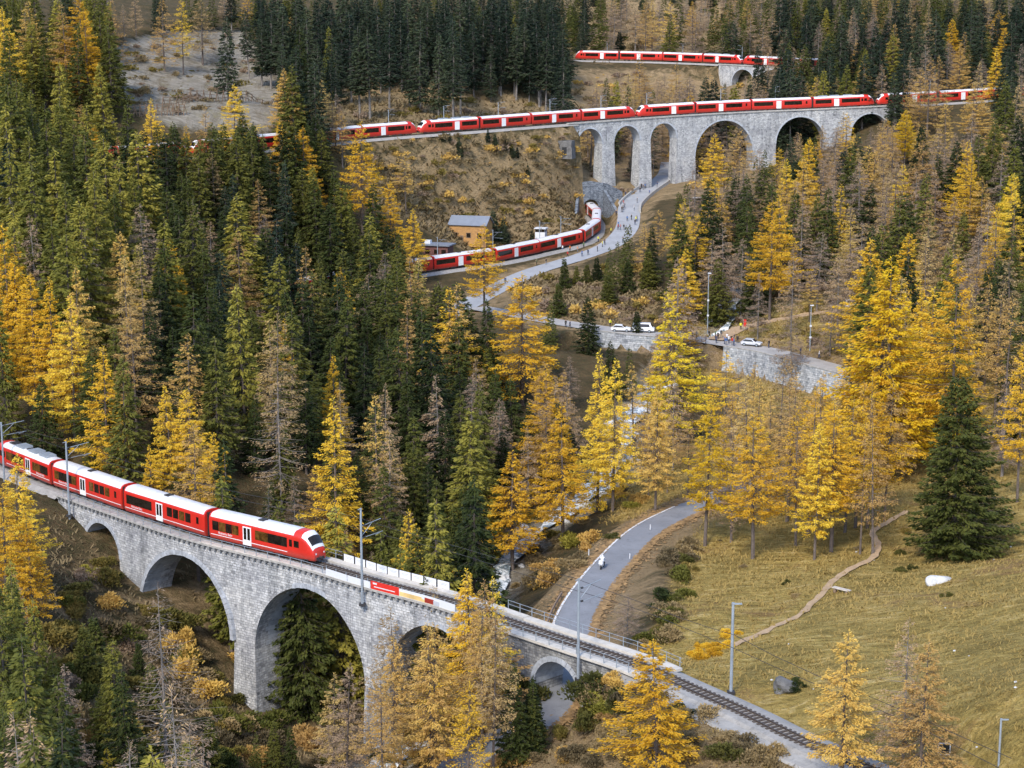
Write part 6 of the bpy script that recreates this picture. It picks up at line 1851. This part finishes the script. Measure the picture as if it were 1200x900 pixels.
shrubs([(90, 640), (180, 690), (330, 760), (440, 860), (420, 900), (60, 900), (60, 700)], 118, ['shrub', 'shrub', 'shrub_tan', 'spruce_sun', 'shrub', 'spruce', 'shrub_tan', 'brown', 'amber'], (.7, 1.6), 'on the gorge slope under the near viaduct', 'of the gorge slope')
shrubs([(560, 800), (640, 800), (790, 790), (930, 870), (930, 900), (560, 900)], 58, ['shrub', 'shrub_tan', 'shrub_tan', 'shrub_tan', 'amber'], (.5, 1.1), 'on the bank below the road bridge', 'of the bridge bank')
shrubs([(775, 660), (810, 625), (800, 760), (755, 755)], 22, ['shrub', 'shrub_tan', 'shrub_tan', 'spruce'], (.6, 1.2), 'between the valley road and the meadow', 'of the road bank')
shrubs([(560, 600), (680, 560), (740, 480), (760, 600), (660, 690), (600, 690), (560, 680)], 34, ['shrub', 'shrub_tan', 'amber', 'spruce_sun'], (.6, 1.3), 'along the torrent banks', 'of the torrent banks')
shrubs([(430, 690), (560, 720), (560, 900), (400, 900)], 30, ['shrub', 'shrub_tan', 'amber'], (.5, 1.2), 'on the gorge floor near the tall piers', 'of the gorge floor')
shrubs([(905, 790), (935, 790), (935, 815), (905, 815)], 3, ['spruce', 'gold'], (.3, .5), 'beside the dark rock by the track', 'by the dark rock')
shrubs([(800, 765), (855, 745), (855, 765), (805, 778)], 9, ['gold'], (.35, .6), 'at the edge of the track bed', 'of the track edge')
shrubs([(800, 620), (1200, 600), (1200, 740), (820, 700)], 14, ['shrub', 'shrub_tan'], (.25, .5), 'dotted over the meadow', 'of the meadow')
shrubs([(600, 815), (700, 800), (700, 840), (610, 860)], 9, ['shrub', 'shrub_tan', 'spruce_sun'], (1.0, 1.6), 'in front of the small road arch', 'by the road arch')
LB = [bush(540 + i, 170, 1.25, 1.4, .62)[0] for i in range(3)]
def scrub(items, label, name='scrub'):
    """far bushes too small to pick apart: joined by colour"""
    by = {}
    for poly, count, mats, sc in items:
        xs = [p[0] for p in poly]; ys = [p[1] for p in poly]; k = 0; tr = 0
        while k < count and tr < count * 10:
            tr += 1
            px, py = rnd.uniform(min(xs), max(xs)), rnd.uniform(min(ys), max(ys))
            if not inpoly(np.array([px]), np.array([py]), poly)[0]: continue
            g = ground_px(px, py)
            if blocked(g.x, g.y): continue
            me_ = rnd.choice(LB); A_ = np.empty(len(me_.vertices) * 3, np.float32); me_.vertices.foreach_get('co', A_); A_ = A_.reshape(-1, 3)
            z = rnd.uniform(*sc) if rnd.random() < .7 else sc[0] * .6
            an = rnd.uniform(0, 6.28); c_, s_ = math.cos(an), math.sin(an); wx = rnd.uniform(.9, 1.7)
            by.setdefault(rnd.choice(mats), []).append(np.stack([(A_[:, 0] * c_ * wx - A_[:, 1] * s_) * z + g.x, (A_[:, 0] * s_ * wx + A_[:, 1] * c_) * z + g.y, A_[:, 2] * z * rnd.uniform(.6, 1.1) + g.z - .1], 1)); k += 1
    for mt, L_ in by.items():
        V = np.concatenate(L_); tag(obj(name, fast_mesh(name, V, np.arange(len(V)).reshape(-1, 4), [M[mt]])), label, 'scrub', kind='stuff')
scrub([([(400, 170), (680, 152), (700, 235), (640, 280), (480, 250)], 190, ['shrub', 'shrub_tan', 'shrub_tan', 'shrub_tan', 'brown', 'amber'], (.5, 1.3)),
       ([(400, 105), (560, 110), (690, 128), (680, 140), (400, 155)], 60, ['shrub', 'shrub_tan', 'brown'], (.5, 1.2)),
       ([(590, 335), (760, 308), (780, 380), (640, 372)], 90, ['shrub_tan', 'brown', 'brown', 'amber', 'shrub'], (.6, 1.3)),
       ([(610, 0), (860, 0), (860, 55), (680, 62)], 110, ['shrub_tan', 'brown', 'shrub_tan', 'spruce'], (.7, 1.7)),
       ([(830, 350), (1010, 345), (1010, 425), (900, 400)], 30, ['shrub', 'shrub_tan', 'brown'], (.5, 1.1)),
       ([(130, 45), (290, 40), (335, 135), (150, 140)], 130, ['shrub', 'shrub_tan', 'shrub_tan', 'brown'], (.3, 1.2)),
       ([(660, 85), (900, 85), (900, 225), (680, 235)], 120, ['shrub_tan', 'brown', 'amber'], (.6, 1.5)),
       ([(760, 240), (1200, 200), (1200, 350), (800, 340)], 110, ['shrub_tan', 'brown', 'amber'], (.6, 1.4))], 'low brown and olive scrub on the open mountain slopes')
def tufts(polys, count, size, mat, name, label, clump=False):
    P = []
    for poly, share in polys:
        xs = [p[0] for p in poly]; ys = [p[1] for p in poly]; need = int(count * share)
        a = []
        m = inpoly(pxx, pyy, poly)
        gy_i = np.nonzero(m)[0]
        if not len(gy_i): continue
        # denser where the slope is nearer
        wgt = 1.0 / (fy[gy_i] ** 1.2); wgt *= np.maximum(1.6, fy[gy_i] * .0055); wgt /= wgt.sum()
        pick = RNG.choice(gy_i, need, p=wgt)
        x = fx[pick] + RNG.uniform(-1.2, 1.2, need); y = fy[pick] + RNG.uniform(-1.2, 1.2, need)
        ok = np.ones(need, bool)
        if clump: ok &= (vnoise(x, y, 5.5, 31) + .6 * vnoise(x, y, 2.1, 32)) > .10
        for rt, w_ in ((TRACK, 3.2), (ROAD, 3.0), (FOOT, .7), (LOOP, 3), (LOOPROAD, 3.2), (MIDROAD, 3.6), (HIGH, 3), (UPPER, 3), (SPUR, 2)):
            for q in rt.p[::2]: ok &= (x - q[0]) ** 2 + (y - q[1]) ** 2 > w_ * w_
        P.append(np.stack([x, y, hgt(x, y)], 1)[ok])
    P = np.concatenate(P); n = len(P)
    a = RNG.random(n) * 6.28; sz = size * (.5 + RNG.random(n)) * np.clip(P[:, 1] / 230, .7, 2.2)
    D = np.stack([np.cos(a) * .8, np.sin(a) * .8, .35 + .5 * RNG.random(n)], 1) * sz[:, None]
    S_ = np.stack([-np.sin(a), np.cos(a), np.zeros(n)], 1) * (sz * .22)[:, None]
    V = np.stack([P - D * .15 - S_, P - D * .15 + S_, P + D + S_ * .6, P + D * 1.1 - S_ * .5], 1).reshape(-1, 3)
    tag(obj(name, fast_mesh(name, V, np.arange(len(V)).reshape(-1, 4), [M[mat]])), label, 'grass', kind='stuff')
tufts([(MEADOW, .62), (MEADOW2, .38)], 110000, .26, 'grass', 'meadow_grass', 'matted dry grass of the sloping meadow')
tufts([(MEADOW, .7), (MEADOW2, .3)], 36000, .40, 'grass', 'meadow_tussocks', 'scattered brown grass tussocks of the sloping meadow', clump=True)
tufts([(HEATH, .28), (HEATH2, .12), (HEATH3, .1), (HEATH4, .1), (SLOPE, .2), (BANK, .2)], 40000, .42, 'shrub_tan', 'heath_grass', 'rough brown heath on the steep banks')

# larch needles blown to the road edges
P = []
for k in range(15000):
    s_ = rnd.uniform(0, ROAD.L); sd = rnd.choice((-1, 1)); q = ROAD.at(s_, sd * (2.1 + abs(rnd.gauss(0, .85)))); q.z = max(H1(q.x, q.y), q.z if abs(sd) else q.z) + .03
    P.append(tuple(q))
P = np.array(P); a = RNG.random(len(P)) * 6.28; sz = .10 + .22 * RNG.random(len(P))
D = np.stack([np.cos(a), np.sin(a), RNG.normal(0, .12, len(P))], 1) * sz[:, None]; S_ = np.stack([-np.sin(a), np.cos(a), RNG.normal(0, .1, len(P))], 1) * (sz * .6)[:, None]
V = np.stack([P - D, P + S_, P + D, P - S_], 1).reshape(-1, 3)
tag(obj('needle_litter', fast_mesh('needle_litter', V, np.arange(len(V)).reshape(-1, 4), [M['verge']])), 'fallen orange larch needles along both edges of the valley road', 'needle litter', kind='stuff')
